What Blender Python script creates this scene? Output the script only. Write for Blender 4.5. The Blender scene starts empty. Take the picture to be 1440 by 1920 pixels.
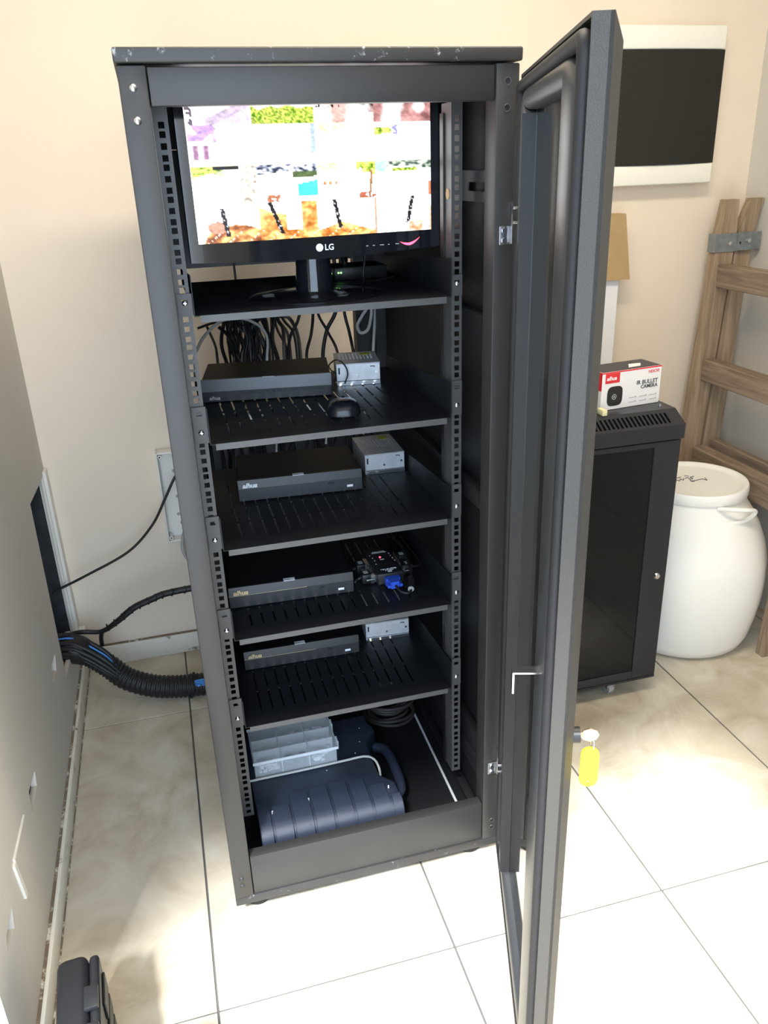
import bpy, bmesh, math, random
from mathutils import Vector, Matrix, noise
from mathutils.geometry import tessellate_polygon
random.seed(7)
SC = bpy.context.scene
COL = SC.collection

# ------------------------------------------------------------------ camera
cam_d = bpy.data.cameras.new('camera')
cam = bpy.data.objects.new('camera', cam_d); COL.objects.link(cam)
cam_d.sensor_fit = 'VERTICAL'; cam_d.sensor_height = 24.0
cam_d.lens = 1524.09 / 1920 * 24.0
cam_d.clip_start = 0.02; cam_d.clip_end = 200
CR = ((0.96329091, -0.26637358, -0.03340267), (-0.13441922, -0.37087374, -0.91890377), (0.23238351, 0.88966161, -0.39306503))
m = Matrix.Identity(4)
for i in range(3):
    m[i][0] = CR[0][i]; m[i][1] = -CR[1][i]; m[i][2] = -CR[2][i]
m.translation = (0.0129639, -1.31637894, 1.49285128)
cam.matrix_world = m
SC.camera = cam

# ------------------------------------------------------------------ light, world, exposure
SC.view_settings.view_transform = 'Standard'
SC.view_settings.look = 'None'
SC.view_settings.gamma = 1.0
SC.view_settings.use_curve_mapping = False
SC.view_settings.exposure = 0.6
world = bpy.data.worlds.new('world'); SC.world = world
world.use_nodes = True
wn = world.node_tree.nodes['Background']
wn.inputs[0].default_value = (0.63, 0.79, 1.0, 1)
wn.inputs[1].default_value = 4.4

def light(name, kind, loc, energy, color, direction=None, **kw):
    d = bpy.data.lights.new(name, kind); d.energy = energy; d.color = color
    for k, v in kw.items(): setattr(d, k, v)
    o = bpy.data.objects.new(name, d); COL.objects.link(o); o.location = loc
    if direction is not None:
        o.rotation_euler = Vector(direction).to_track_quat('-Z', 'Y').to_euler()
    return o
EL = math.radians(50)
light('sun', 'SUN', (-2, -4, 5), 9.5, (0.97, 0.985, 1.0),
      (0.47 * math.cos(EL), 0.883 * math.cos(EL), -math.sin(EL)), angle=math.radians(7))
# ceiling lamp of the room, above the frame
light('ceiling_lamp_light', 'AREA', (0.62, -0.10, 2.50), 21.0, (1.0, 0.88, 0.71), (0, 0, -1), shape='RECTANGLE', size=1.2, size_y=0.25)
# daylight portal in the doorway behind the camera
pt = light('doorway_portal', 'AREA', (-0.16, -1.42, 1.2), 1.0, (1, 1, 1), (0, 1, 0), shape='RECTANGLE', size=1.6, size_y=2.4)
pt.data.cycles.is_portal = True

# ------------------------------------------------------------------ materials
MATS = {}
def mat(name, color, rough=0.5, metal=0.0, spec=0.5, bump=0.0, bscale=200.0, var=0.0, vscale=8.0, var2=None,
        trans=0.0, emit=None, estr=1.0, alpha=1.0, rvar=0.0, sss=0.0, coat=0.0, ior=1.45):
    if name in MATS: return MATS[name]
    M = bpy.data.materials.new(name); M.use_nodes = True
    nt = M.node_tree; b = nt.nodes['Principled BSDF']
    c = tuple(color) + (1.0,)
    b.inputs['Base Color'].default_value = c
    b.inputs['Roughness'].default_value = rough
    b.inputs['Metallic'].default_value = metal
    b.inputs['Specular IOR Level'].default_value = spec
    b.inputs['Transmission Weight'].default_value = trans
    b.inputs['IOR'].default_value = ior
    b.inputs['Alpha'].default_value = alpha
    b.inputs['Coat Weight'].default_value = coat
    if emit:
        b.inputs['Emission Color'].default_value = tuple(emit) + (1.0,)
        b.inputs['Emission Strength'].default_value = estr
    tc = nt.nodes.new('ShaderNodeTexCoord')
    if var > 0 or rvar > 0:
        n = nt.nodes.new('ShaderNodeTexNoise'); n.inputs['Scale'].default_value = vscale
        n.inputs['Detail'].default_value = 6.0; n.inputs['Roughness'].default_value = 0.62
        nt.links.new(tc.outputs['Object'], n.inputs['Vector'])
        if var > 0:
            r = nt.nodes.new('ShaderNodeValToRGB')
            r.color_ramp.elements[0].position = 0.32; r.color_ramp.elements[1].position = 0.68
            lo = var2 if var2 else tuple(max(0, x * (1 - var)) for x in color)
            r.color_ramp.elements[0].color = tuple(lo) + (1,)
            r.color_ramp.elements[1].color = c
            nt.links.new(n.outputs['Fac'], r.inputs['Fac'])
            nt.links.new(r.outputs['Color'], b.inputs['Base Color'])
        if rvar > 0:
            mr = nt.nodes.new('ShaderNodeMapRange')
            mr.inputs['To Min'].default_value = max(0.02, rough - rvar); mr.inputs['To Max'].default_value = min(1, rough + rvar)
            nt.links.new(n.outputs['Fac'], mr.inputs['Value']); nt.links.new(mr.outputs['Result'], b.inputs['Roughness'])
    if bump > 0:
        n2 = nt.nodes.new('ShaderNodeTexNoise'); n2.inputs['Scale'].default_value = bscale; n2.inputs['Detail'].default_value = 3.0
        nt.links.new(tc.outputs['Object'], n2.inputs['Vector'])
        bp = nt.nodes.new('ShaderNodeBump'); bp.inputs['Strength'].default_value = bump; bp.inputs['Distance'].default_value = 0.002
        nt.links.new(n2.outputs['Fac'], bp.inputs['Height']); nt.links.new(bp.outputs['Normal'], b.inputs['Normal'])
    MATS[name] = M
    return M

def scuffed(name, color, rough, scuff, amount=0.66, scale=30.0, bump=0.06, bscale=900):
    """paint with worn flecks of a lighter colour"""
    M = mat(name, color, rough, bump=bump, bscale=bscale)
    nt = M.node_tree; b = nt.nodes['Principled BSDF']; tc = nt.nodes['Texture Coordinate']
    n = nt.nodes.new('ShaderNodeTexNoise'); n.inputs['Scale'].default_value = scale; n.inputs['Detail'].default_value = 9; n.inputs['Roughness'].default_value = 0.75
    nt.links.new(tc.outputs['Object'], n.inputs['Vector'])
    r = nt.nodes.new('ShaderNodeValToRGB')
    r.color_ramp.elements[0].position = amount; r.color_ramp.elements[1].position = amount + 0.07
    r.color_ramp.elements[0].color = tuple(color) + (1,); r.color_ramp.elements[1].color = tuple(scuff) + (1,)
    nt.links.new(n.outputs['Fac'], r.inputs['Fac']); nt.links.new(r.outputs['Color'], b.inputs['Base Color'])
    return M

def wood(name, c1, c2, axis=2):
    M = mat(name, c1, 0.7)
    nt = M.node_tree; b = nt.nodes['Principled BSDF']; tc = nt.nodes['Texture Coordinate']
    mp = nt.nodes.new('ShaderNodeMapping'); s = [38.0, 38.0, 38.0]; s[axis] = 3.0
    mp.inputs['Scale'].default_value = s
    nt.links.new(tc.outputs['Object'], mp.inputs['Vector'])
    n = nt.nodes.new('ShaderNodeTexNoise'); n.inputs['Scale'].default_value = 1.6; n.inputs['Detail'].default_value = 7; n.inputs['Distortion'].default_value = 0.8
    nt.links.new(mp.outputs['Vector'], n.inputs['Vector'])
    r = nt.nodes.new('ShaderNodeValToRGB')
    r.color_ramp.elements[0].position = 0.35; r.color_ramp.elements[1].position = 0.65
    r.color_ramp.elements[0].color = tuple(c2) + (1,); r.color_ramp.elements[1].color = tuple(c1) + (1,)
    nt.links.new(n.outputs['Fac'], r.inputs['Fac']); nt.links.new(r.outputs['Color'], b.inputs['Base Color'])
    bp = nt.nodes.new('ShaderNodeBump'); bp.inputs['Strength'].default_value = 0.25; bp.inputs['Distance'].default_value = 0.002
    nt.links.new(n.outputs['Fac'], bp.inputs['Height']); nt.links.new(bp.outputs['Normal'], b.inputs['Normal'])
    return M

rackpaint = scuffed('rack_paint', (0.031, 0.030, 0.030), 0.45, (0.20, 0.20, 0.21), amount=0.80, scale=60)
rackworn = scuffed('rack_paint_worn', (0.031, 0.030, 0.030), 0.45, (0.34, 0.35, 0.37), amount=0.60, scale=38)
rackdark = mat('rack_inside', (0.012, 0.0125, 0.014), 0.42, bump=0.05, bscale=900)
shelfpaint = mat('shelf_paint', (0.010, 0.011, 0.014), 0.46, spec=0.28, bump=0.05, bscale=900, rvar=0.08, vscale=14)
shelflip = mat('shelf_lip', (0.075, 0.076, 0.078), 0.45)
railpaint = mat('rail_paint', (0.055, 0.056, 0.058), 0.42)
doorpaint = mat('door_paint', (0.046, 0.043, 0.039), 0.48, bump=0.35, bscale=700)
doorinner = mat('door_inner_paint', (0.045, 0.047, 0.050), 0.33, bump=0.05, bscale=700)
rubber = mat('rubber', (0.012, 0.012, 0.014), 0.62)
zinc = mat('zinc', (0.62, 0.64, 0.68), 0.32, metal=1.0, var=0.25, vscale=60)
steel = mat('steel', (0.70, 0.72, 0.75), 0.22, metal=1.0)
galv = mat('galvanised', (0.74, 0.76, 0.78), 0.42, metal=0.45, var=0.2, vscale=40)
blackplastic = mat('black_plastic', (0.014, 0.014, 0.015), 0.38)
glossblack = mat('gloss_black', (0.008, 0.009, 0.012), 0.10, coat=0.4)
satinblack = mat('satin_black', (0.007, 0.0075, 0.009), 0.5, spec=0.25, bump=0.12, bscale=1500)
dvrgrey = mat('recorder_grey', (0.10, 0.105, 0.112), 0.42)
dvrgrey2 = mat('recorder_dark_grey', (0.020, 0.021, 0.024), 0.45)
white = mat('white_plastic', (0.80, 0.79, 0.74), 0.38)
whiteink = mat('white_print', (0.85, 0.86, 0.88), 0.4)
greyink = mat('grey_print', (0.42, 0.42, 0.43), 0.5)
goldink = mat('gold_print', (0.60, 0.47, 0.26), 0.35)
darkink = mat('dark_print', (0.05, 0.05, 0.06), 0.5)
redink = mat('red_print', (0.72, 0.03, 0.04), 0.42)
yellowtag = mat('yellow_plastic', (0.80, 0.62, 0.02), 0.4)
yellowlabel = mat('yellow_label', (0.62, 0.58, 0.06), 0.5)
brass = mat('brass', (0.85, 0.58, 0.38), 0.28, metal=1.0)
cablek = mat('cable_black', (0.013, 0.013, 0.014), 0.45)
cablew = mat('cable_white', (0.55, 0.54, 0.51), 0.5)
cableg = mat('cable_grey', (0.36, 0.36, 0.35), 0.5)
cableb = mat('cable_blue', (0.06, 0.24, 0.62), 0.4)
vgablue = mat('connector_blue', (0.03, 0.09, 0.55), 0.35)
casemat = mat('tool_case_plastic', (0.030, 0.038, 0.063), 0.36, bump=0.25, bscale=1400)
clearbox = mat('clear_plastic', (0.88, 0.92, 0.94), 0.25, alpha=0.22)
cleardiv = mat('clear_plastic_edge', (0.88, 0.92, 0.94), 0.25, alpha=0.62)
smoked = mat('smoked_glass', (0.10, 0.11, 0.105), 0.03, trans=0.9, ior=1.45)
darkglass = mat('dark_glass', (0.006, 0.007, 0.009), 0.05, spec=0.3)
barrelmat = mat('barrel_plastic', (0.93, 0.92, 0.87), 0.42, var=0.03, vscale=3)
barrelmat.node_tree.nodes['Principled BSDF'].inputs['Subsurface Weight'].default_value = 0.25
barrelmat.node_tree.nodes['Principled BSDF'].inputs['Subsurface Radius'].default_value = (0.05, 0.045, 0.035)
card = mat('cardboard', (0.48, 0.33, 0.16), 0.8, var=0.12, vscale=12)
board = mat('white_board', (0.86, 0.86, 0.88), 0.5)
woodA = wood('old_wood', (0.39, 0.29, 0.195), (0.24, 0.17, 0.11), 2)
woodR = wood('old_wood_step', (0.31, 0.235, 0.165), (0.18, 0.13, 0.09), 1)
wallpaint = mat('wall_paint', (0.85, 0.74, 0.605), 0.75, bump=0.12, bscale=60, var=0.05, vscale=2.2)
wallshade = mat('wall_paint_shaded', (0.64, 0.605, 0.54), 0.8, bump=0.12, bscale=60, var=0.06, vscale=2.0)  # wall paint made greyer and darker for the left wall's shade
ceilpaint = mat('ceiling_paint', (0.85, 0.80, 0.70), 0.8)
plaster = mat('broken_plaster_shade', (0.13, 0.11, 0.09), 0.95, bump=0.5, bscale=80, var=0.4, vscale=30)  # plaster colour darkened to carry the shade inside the socket holes
voiddark = mat('chase_shade', (0.045, 0.05, 0.058), 0.9, var=0.5, vscale=18)  # near-black colour stands in for the shade inside the chase
skirt = scuffed('baseboard_paint', (0.80, 0.77, 0.68), 0.55, (0.20, 0.165, 0.12), amount=0.60, scale=14, bump=0.1, bscale=60)
trunkmat = mat('trunking', (0.80, 0.77, 0.70), 0.5)
grout = mat('grout', (0.105, 0.10, 0.098), 0.9)
concrete = mat('concrete', (0.62, 0.60, 0.56), 0.9)
panelwhite = mat('panel_white', (0.86, 0.85, 0.76), 0.30)
amber = mat('panel_door', (0.018, 0.018, 0.016), 0.10, spec=0.35)
rod_m = mat('chrome_rod', (0.85, 0.87, 0.90), 0.3, metal=0.3)
copper = mat('coil_wire', (0.05, 0.045, 0.042), 0.5)
ledgreen = mat('led_green', (0.1, 0.8, 0.1), 0.4, emit=(0.25, 1.0, 0.15), estr=4.0)
ledred = mat('led_red', (0.8, 0.02, 0.05), 0.4, emit=(1.0, 0.05, 0.10), estr=5.0)
strapmat = mat('strap_zinc', (0.30, 0.33, 0.35), 0.45, metal=0.6, var=0.3, vscale=50)

# floor tile: cloudy glazed ceramic
tile = mat('floor_tile', (0.66, 0.61, 0.52), 0.22, bump=0.05, bscale=25)
def _tile():
    nt = tile.node_tree; b = nt.nodes['Principled BSDF']; tc = nt.nodes['Texture Coordinate']
    geo = nt.nodes.new('ShaderNodeNewGeometry')
    n = nt.nodes.new('ShaderNodeTexNoise'); n.inputs['Scale'].default_value = 5.0; n.inputs['Detail'].default_value = 8; n.inputs['Distortion'].default_value = 1.4; n.inputs['Roughness'].default_value = 0.6
    nt.links.new(geo.outputs['Position'], n.inputs['Vector'])
    r = nt.nodes.new('ShaderNodeValToRGB')
    e = r.color_ramp.elements
    e[0].position = 0.30; e[0].color = (0.42, 0.35, 0.25, 1)
    e[1].position = 0.70; e[1].color = (0.66, 0.61, 0.51, 1)
    x = e.new(0.48); x.color = (0.55, 0.485, 0.375, 1)
    nt.links.new(n.outputs['Fac'], r.inputs['Fac']); nt.links.new(r.outputs['Color'], b.inputs['Base Color'])
    mr = nt.nodes.new('ShaderNodeMapRange'); mr.inputs['To Min'].default_value = 0.22; mr.inputs['To Max'].default_value = 0.5
    nt.links.new(n.outputs['Fac'], mr.inputs['Value']); nt.links.new(mr.outputs['Result'], b.inputs['Roughness'])
_tile()

# ------------------------------------------------------------------ mesh helpers
class MB:
    def __init__(s): s.v = []; s.f = []
    def add(s, vs, fs, M=None):
        b = len(s.v)
        s.v += [tuple(M @ Vector(p)) if M is not None else tuple(p) for p in vs]
        s.f += [tuple(b + i for i in f) for f in fs]
        return s
    def box(s, x0, x1, y0, y1, z0, z1, M=None):
        vs = [(x, y, z) for z in (z0, z1) for y in (y0, y1) for x in (x0, x1)]
        return s.add(vs, [(0, 2, 3, 1), (4, 5, 7, 6), (0, 1, 5, 4), (2, 6, 7, 3), (0, 4, 6, 2), (1, 3, 7, 5)], M)
    def hexa(s, p, M=None):
        """eight points: bottom four then top four, each counter-clockwise"""
        return s.add(p, [(3, 2, 1, 0), (4, 5, 6, 7), (0, 1, 5, 4), (1, 2, 6, 5), (2, 3, 7, 6), (3, 0, 4, 7)], M)
    def rbox(s, x0, x1, y0, y1, z0, z1, r=0.003, seg=2, M=None):
        bm = bmesh.new(); bmesh.ops.create_cube(bm, size=1)
        for q in bm.verts:
            q.co = ((x0 + x1) / 2 + q.co.x * (x1 - x0), (y0 + y1) / 2 + q.co.y * (y1 - y0), (z0 + z1) / 2 + q.co.z * (z1 - z0))
        bmesh.ops.bevel(bm, geom=list(bm.edges), offset=r, segments=seg, profile=0.5, affect='EDGES', clamp_overlap=True)
        return s.bm(bm, M)
    def bm(s, bm, M=None):
        bm.verts.index_update()
        s.add([q.co.copy() for q in bm.verts], [tuple(q.index for q in f.verts) for f in bm.faces], M); bm.free(); return s
    def cyl(s, c, r, h, axis=2, n=20, r2=None, M=None, cap=True):
        r2 = r if r2 is None else r2
        vs = []
        for k, (rr, t) in enumerate(((r, 0), (r2, h))):
            for i in range(n):
                a = 2 * math.pi * i / n; p = [0, 0, 0]
                u, w = [(1, 2), (2, 0), (0, 1)][axis]
                p[u] = rr * math.cos(a); p[w] = rr * math.sin(a); p[axis] = t
                vs.append((c[0] + p[0], c[1] + p[1], c[2] + p[2]))
        fs = [(i, (i + 1) % n, n + (i + 1) % n, n + i) for i in range(n)]
        if cap: fs += [tuple(range(n))[::-1], tuple(range(n, 2 * n))]
        return s.add(vs, fs, M)
    def lathe(s, prof, c=(0, 0, 0), n=48, M=None):
        vs = []; fs = []; k = len(prof)
        for i in range(n):
            a = 2 * math.pi * i / n
            for r, z in prof: vs.append((c[0] + r * math.cos(a), c[1] + r * math.sin(a), c[2] + z))
        for i in range(n):
            j = (i + 1) % n
            for q in range(k - 1): fs.append((i * k + q, j * k + q, j * k + q + 1, i * k + q + 1))
        return s.add(vs, fs, M)
    def tube(s, pts, r, n=8, sub=8, rfun=None, closed=False):
        pts = [Vector(p) for p in pts]
        P = []
        L = len(pts)
        for i in range(L - 1 if not closed else L):
            p0 = pts[(i - 1) % L] if (i > 0 or closed) else pts[0] * 2 - pts[1]
            p1 = pts[i]; p2 = pts[(i + 1) % L]
            p3 = pts[(i + 2) % L] if (i + 2 < L or closed) else p2 * 2 - p1
            for k in range(sub):
                t = k / sub
                P.append(0.5 * ((2 * p1) + (p2 - p0) * t + (2 * p0 - 5 * p1 + 4 * p2 - p3) * t * t + (3 * p1 - p0 - 3 * p2 + p3) * t ** 3))
        if not closed: P.append(pts[-1])
        N = len(P); vs = []; fs = []; up = None
        for i, p in enumerate(P):
            d = (P[(i + 1) % N] - P[i - 1]) if closed else (P[min(i + 1, N - 1)] - P[max(i - 1, 0)])
            d.normalize()
            if up is None:
                up = d.orthogonal().normalized()
            else:
                up = (up - d * up.dot(d)).normalized()
            w = d.cross(up)
            rr = r * (rfun(i / (N - 1)) if rfun else 1)
            for k in range(n):
                a = 2 * math.pi * k / n
                vs.append(p + up * rr * math.cos(a) + w * rr * math.sin(a))
        for i in range(N if closed else N - 1):
            j = (i + 1) % N
            for k in range(n):
                fs.append((i * n + k, i * n + (k + 1) % n, j * n + (k + 1) % n, j * n + k))
        if not closed: fs += [tuple(range(n))[::-1], tuple(range((N - 1) * n, N * n))]
        return s.add(vs, fs)
    def plate(s, outer, holes, t, M=None):
        """flat plate with holes: 2D polygons in local XY, thickness t along +Z"""
        polys = [outer] + list(holes)
        tris = tessellate_polygon([[Vector((p[0], p[1], 0)) for p in q] for q in polys])
        flat = [p for q in polys for p in q]; n = len(flat)
        vs = [(p[0], p[1], 0) for p in flat] + [(p[0], p[1], t) for p in flat]
        fs = []
        for a, b, c in tris:
            ar = (flat[b][0] - flat[a][0]) * (flat[c][1] - flat[a][1]) - (flat[b][1] - flat[a][1]) * (flat[c][0] - flat[a][0])
            if abs(ar) < 1e-12: continue
            if ar < 0: a, c = c, a
            fs.append((c, b, a)); fs.append((a + n, b + n, c + n))
        k = 0
        for q in polys:
            L = len(q)
            for i in range(L): fs.append((k + i, k + (i + 1) % L, n + k + (i + 1) % L, n + k + i))
            k += L
        return s.add(vs, fs, M)
    def gridplate(s, xs, ys, hole, t, M=None):
        """plate on a grid of cuts; hole(i, j) -> True leaves that cell open"""
        nx, ny = len(xs) - 1, len(ys) - 1
        H = [[hole(i, j) for j in range(ny)] for i in range(nx)]
        W = ny + 1; n = (nx + 1) * W
        vs = [(x, y, 0) for x in xs for y in ys] + [(x, y, t) for x in xs for y in ys]
        fs = []
        for i in range(nx):
            for j in range(ny):
                a, b, c, d = i * W + j, (i + 1) * W + j, (i + 1) * W + j + 1, i * W + j + 1
                if not H[i][j]:
                    fs.append((d, c, b, a)); fs.append((a + n, b + n, c + n, d + n))
                    for (p, q, ii, jj) in ((a, b, i, j - 1), (b, c, i + 1, j), (c, d, i, j + 1), (d, a, i - 1, j)):
                        if ii < 0 or jj < 0 or ii >= nx or jj >= ny or H[ii][jj]:
                            fs.append((p, q, q + n, p + n))
        return s.add(vs, fs, M)

ORG = {}
def build(name, mb, m, parent=None, smooth=False, origin=None, label=None):
    off = Vector((0, 0, 0))
    if parent is not None: off = ORG[parent.name]
    elif origin is not None: off = Vector(origin)
    me = bpy.data.meshes.new(name)
    me.from_pydata([tuple(Vector(p) - off) for p in mb.v], [], mb.f)
    bm = bmesh.new(); bm.from_mesh(me); bmesh.ops.recalc_face_normals(bm, faces=bm.faces); bm.to_mesh(me); bm.free()
    me.materials.append(m)
    o = bpy.data.objects.new(name, me); COL.objects.link(o)
    if smooth:
        for p in me.polygons: p.use_smooth = True
        try: me.set_sharp_from_angle(angle=math.radians(smooth if smooth is not True else 40))
        except Exception: pass
    if parent is not None: o.parent = parent; ORG[o.name] = off
    else: o.location = off; ORG[o.name] = off
    if label: o['label'] = label
    return o
def tag(o, label, cat, group=None, kind=None):
    if label: o['label'] = label
    if cat: o['category'] = cat
    if group: o['group'] = group
    if kind: o['kind'] = kind
    return o
def thing(name, label, cat, loc=(0, 0, 0), rotz=0.0, group=None, local=False):
    """an Empty at the base; parts are given in world coordinates unless local"""
    o = bpy.data.objects.new(name, None); COL.objects.link(o)
    o.empty_display_size = 0.05
    o.location = loc; o.rotation_euler = (0, 0, rotz)
    ORG[o.name] = Vector((0, 0, 0)) if local else Vector(loc)
    return tag(o, label, cat, group)
def struct(name, mb, m, label=None, smooth=False):
    o = build(name, mb, m, smooth=smooth); o['kind'] = 'structure'
    if label: o['label'] = label
    return o
def copy_tree(o, parent=None):
    c = o.copy(); COL.objects.link(c); ORG[c.name] = ORG[o.name]
    if parent is not None: c.parent = parent
    for ch in list(o.children): copy_tree(ch, c)
    return c
def text_mb(body, size, M, shear=0.0, extrude=0.0003, align='LEFT', bold=0.0, space=1.0):
    cu = bpy.data.curves.new('txt', 'FONT'); cu.body = body; cu.size = size; cu.shear = shear
    cu.extrude = extrude; cu.align_x = align; cu.offset = bold; cu.resolution_u = 3; cu.space_character = space
    o = bpy.data.objects.new('txt', cu); COL.objects.link(o)
    dg = bpy.context.evaluated_depsgraph_get(); me = o.evaluated_get(dg).to_mesh()
    mb = MB(); mb.add([v.co.copy() for v in me.vertices], [tuple(p.vertices) for p in me.polygons], M)
    o.evaluated_get(dg).to_mesh_clear(); bpy.data.objects.remove(o); bpy.data.curves.remove(cu)
    return mb
def frame(o, ex, ey, ez):
    M = Matrix.Identity(4)
    for i in range(3): M[i][0] = ex[i]; M[i][1] = ey[i]; M[i][2] = ez[i]
    M.translation = o
    return M
FRONT = lambda o: frame(o, (1, 0, 0), (0, 0, 1), (0, -1, 0))     # text standing on a face that looks along -Y

# ------------------------------------------------------------------ the room
XL, YB, XR = -0.382, 1.145, 1.93
slab = MB().box(-1.6, 2.45, -1.75, 1.3, -0.06, -0.0035)
floor = struct('floor', slab, grout, 'pale cloudy ceramic tile floor with thin dark grout lines')
tx0, tpx, ty0, tpy = -0.0600, 0.4845, -0.1920, 0.9890
tm = None
for i in range(-3, 5):
    for j in range(-2, 2):
        if tm is None:
            mb = MB().rbox(0.0023, tpx - 0.0023, 0.0023, tpy - 0.0023, -0.012, 0.0, 0.0008, 1)
            t = build('tile', mb, tile, floor); tm = t
        else:
            t = tm.copy(); COL.objects.link(t)
        t.location = (tx0 + i * tpx, ty0 + j * tpy, 0)

struct('wall_back', MB().box(-0.50, XR + 0.15, YB, YB + 0.15, 0, 2.62), wallpaint, 'cream painted back wall behind the rack')
struct('wall_right', MB().box(XR, XR + 0.15, -1.6, YB, 0, 2.62), wallshade, 'pale side wall behind the wooden ladder')
struct('ceiling', MB().box(-1.4, XR + 0.15, -1.6, YB + 0.15, 2.62, 2.72), ceilpaint, 'pale ceiling')
# left wall: a thin plastered wall with a chase cut in it and three broken socket holes
def YZ(x): return frame((x, 0, 0), (0, 1, 0), (0, 0, 1), (1, 0, 0))
holes = [[(0.800, 0.185), (1.092, 0.165), (1.098, 0.685), (1.060, 0.690), (0.832, 0.706)],
         [(0.720, 0.315), (0.642, 0.326), (0.612, 0.291), (0.690, 0.281)],
         [(0.243, 0.312), (0.161, 0.324), (0.151, 0.278), (0.231, 0.281)],
         [(-0.120, 0.306), (-0.182, 0.306), (-0.196, 0.285), (-0.135, 0.272)]]
wl = struct('wall_left', MB().plate([(-0.28, 0), (YB, 0), (YB, 2.62), (-0.28, 2.62)], holes, 0.012, YZ(XL - 0.012)), wallshade,
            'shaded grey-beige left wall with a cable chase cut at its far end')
build('broken_plaster_shade', MB().box(XL - 0.10, XL - 0.030, -0.24, 0.77, 0.0, 0.5), plaster, wl)
build('chase_back', MB().box(XL - 0.10, XL - 0.092, 0.77, YB, 0.0, 0.9).box(XL - 0.09, XL - 0.013, 0.785, 0.798, 0.0, 0.9).box(XL - 0.09, XL - 0.0145, 1.1045, 1.116, 0.1, 0.75), voiddark, wl)
build('chase_jamb', MB().box(XL - 0.014, XL - 0.0005, 1.098, 1.104, 0.16, 0.70).box(XL - 0.005, XL + 0.001, 1.090, 1.0975, 0.16, 0.69), trunkmat, wl)
build('wall_core', MB().box(XL - 0.20, XL - 0.10, -0.28, YB + 0.1, 0, 2.62), wallshade, wl)
build('wall_end', MB().box(XL - 0.10, XL - 0.013, -0.28, -0.24, 0, 2.62), wallshade, wl)
build('socket_trim', MB().hexa([(XL, 0.080, 0.3335), (XL + 0.004, 0.080, 0.3335), (XL + 0.004, -0.047, 0.3400), (XL, -0.047, 0.3400),
                                (XL, 0.080, 0.3365), (XL + 0.004, 0.080, 0.3365), (XL + 0.004, -0.047, 0.3450), (XL, -0.047, 0.3450)])
      .hexa([(XL, -0.047, 0.3400), (XL + 0.005, -0.047, 0.3400), (XL + 0.005, -0.060, 0.3400), (XL, -0.060, 0.3400),
             (XL, -0.030, 0.2420), (XL + 0.005, -0.030, 0.2420), (XL + 0.005, -0.043, 0.2420), (XL, -0.043, 0.2420)]), trunkmat, wl)
# room widens unseen behind the camera; doorway sized to shape the sun patch
struct('wall_side', MB().box(-1.35, -1.25, -1.6, -0.18, 0, 2.62).box(-1.25, XL - 0.20, -0.28, -0.18, 0, 2.62), wallshade, 'return of the left wall towards the doorway')
struct('wall_front', MB().box(-1.35, -0.96, -1.6, -1.44, 0, 2.62).box(0.54, XR, -1.6, -1.44, 0, 2.62).box(-0.96, 0.54, -1.6, -1.44, 2.35, 2.62), wallshade, 'wall with the doorway to the yard')
struct('ground_outside', MB().box(-6, 6, -9, -1.75, -0.12, -0.02), concrete, 'pale concrete yard outside the doorway')
# trim in the chase corner
struct('trim_1', MB().box(XL + 0.001, XL + 0.010, YB - 0.046, YB - 0.0005, 0.16, 0.70), trunkmat, 'cream plastic strip in the corner beside the cable chase', True)
struct('trim_2', MB().box(XL - 0.03, XL + 0.03, 1.085, 1.125, 0.105, 0.165), trunkmat, 'torn cream plaster lump under the corner strip', True)
# baseboards
struct('baseboard_back', MB().rbox(XL + 0.02, XR, 1.130, YB, 0.0, 0.070, 0.003, 2), skirt, 'chipped cream baseboard along the back wall', 30)
struct('baseboard_left', MB().rbox(XL, -0.368, -0.26, 1.129, 0.0, 0.060, 0.003, 2), skirt, 'worn cream baseboard along the left wall', 30)

chip = scuffed('chipped_joint', (0.20, 0.15, 0.10), 0.9, (0.72, 0.68, 0.58), amount=0.52, scale=22, bump=0.4, bscale=60)
struct('trim_3', MB().box(XL + 0.012, XR, 1.1365, YB - 0.0003, 0.0702, 0.0740), chip, 'cracked joint above the back baseboard')
struct('trim_4', MB().box(XL + 0.0003, XL + 0.0060, -0.26, 1.08, 0.0602, 0.0640), chip, 'cracked joint above the left baseboard')
struct('trim_5', MB().box(-0.3679, -0.3650, -0.26, 1.125, 0.0002, 0.0022), chip, 'dirty joint between the left baseboard and the floor')

# ------------------------------------------------------------------ server rack
Z0, ZT = 0.045, 1.652
rack = thing('server_rack', 'tall black steel server rack with five shelves and its glass door swung open', 'server rack', (0.3, 0.41, 0.0))
build('top_cap', MB().rbox(-0.003, 0.603, -0.004, 0.83, 1.6325, ZT, 0.003, 3), rackworn, rack, 30)
for x0, x1 in ((0.0, 0.039), (0.561, 0.600)):
    build('post', MB().rbox(x0, x1, 0.0, 0.045, 0.0655, 1.630, 0.0025, 2), rackpaint, rack, 30)
for x0, x1 in ((0.0, 0.05), (0.505, 0.600)):
    build('post', MB().box(x0, x1, 0.785, 0.82, 0.0655, 1.632), rackdark, rack)
build('top_crossmember', MB().rbox(0.0405, 0.5595, 0.003, 0.03, 1.579, 1.628, 0.0015, 2), rackpaint, rack, 30)
build('bottom_crossmember', MB().rbox(0.0405, 0.5595, 0.003, 0.028, 0.0665, 0.169, 0.0015, 2), rackpaint, rack, 30)
build('rear_light_block', MB().box(0.051, 0.504, 0.794, 0.798, 1.275, 1.539), rackdark, rack)  # dark panel added to cut the lit wall's reflection on the shelf
for z0, z1 in ((1.54, 1.632), (0.0665, 0.15)): build('rear_crossmember', MB().box(0.05, 0.505, 0.79, 0.81, z0, z1), rackdark, rack)
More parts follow.
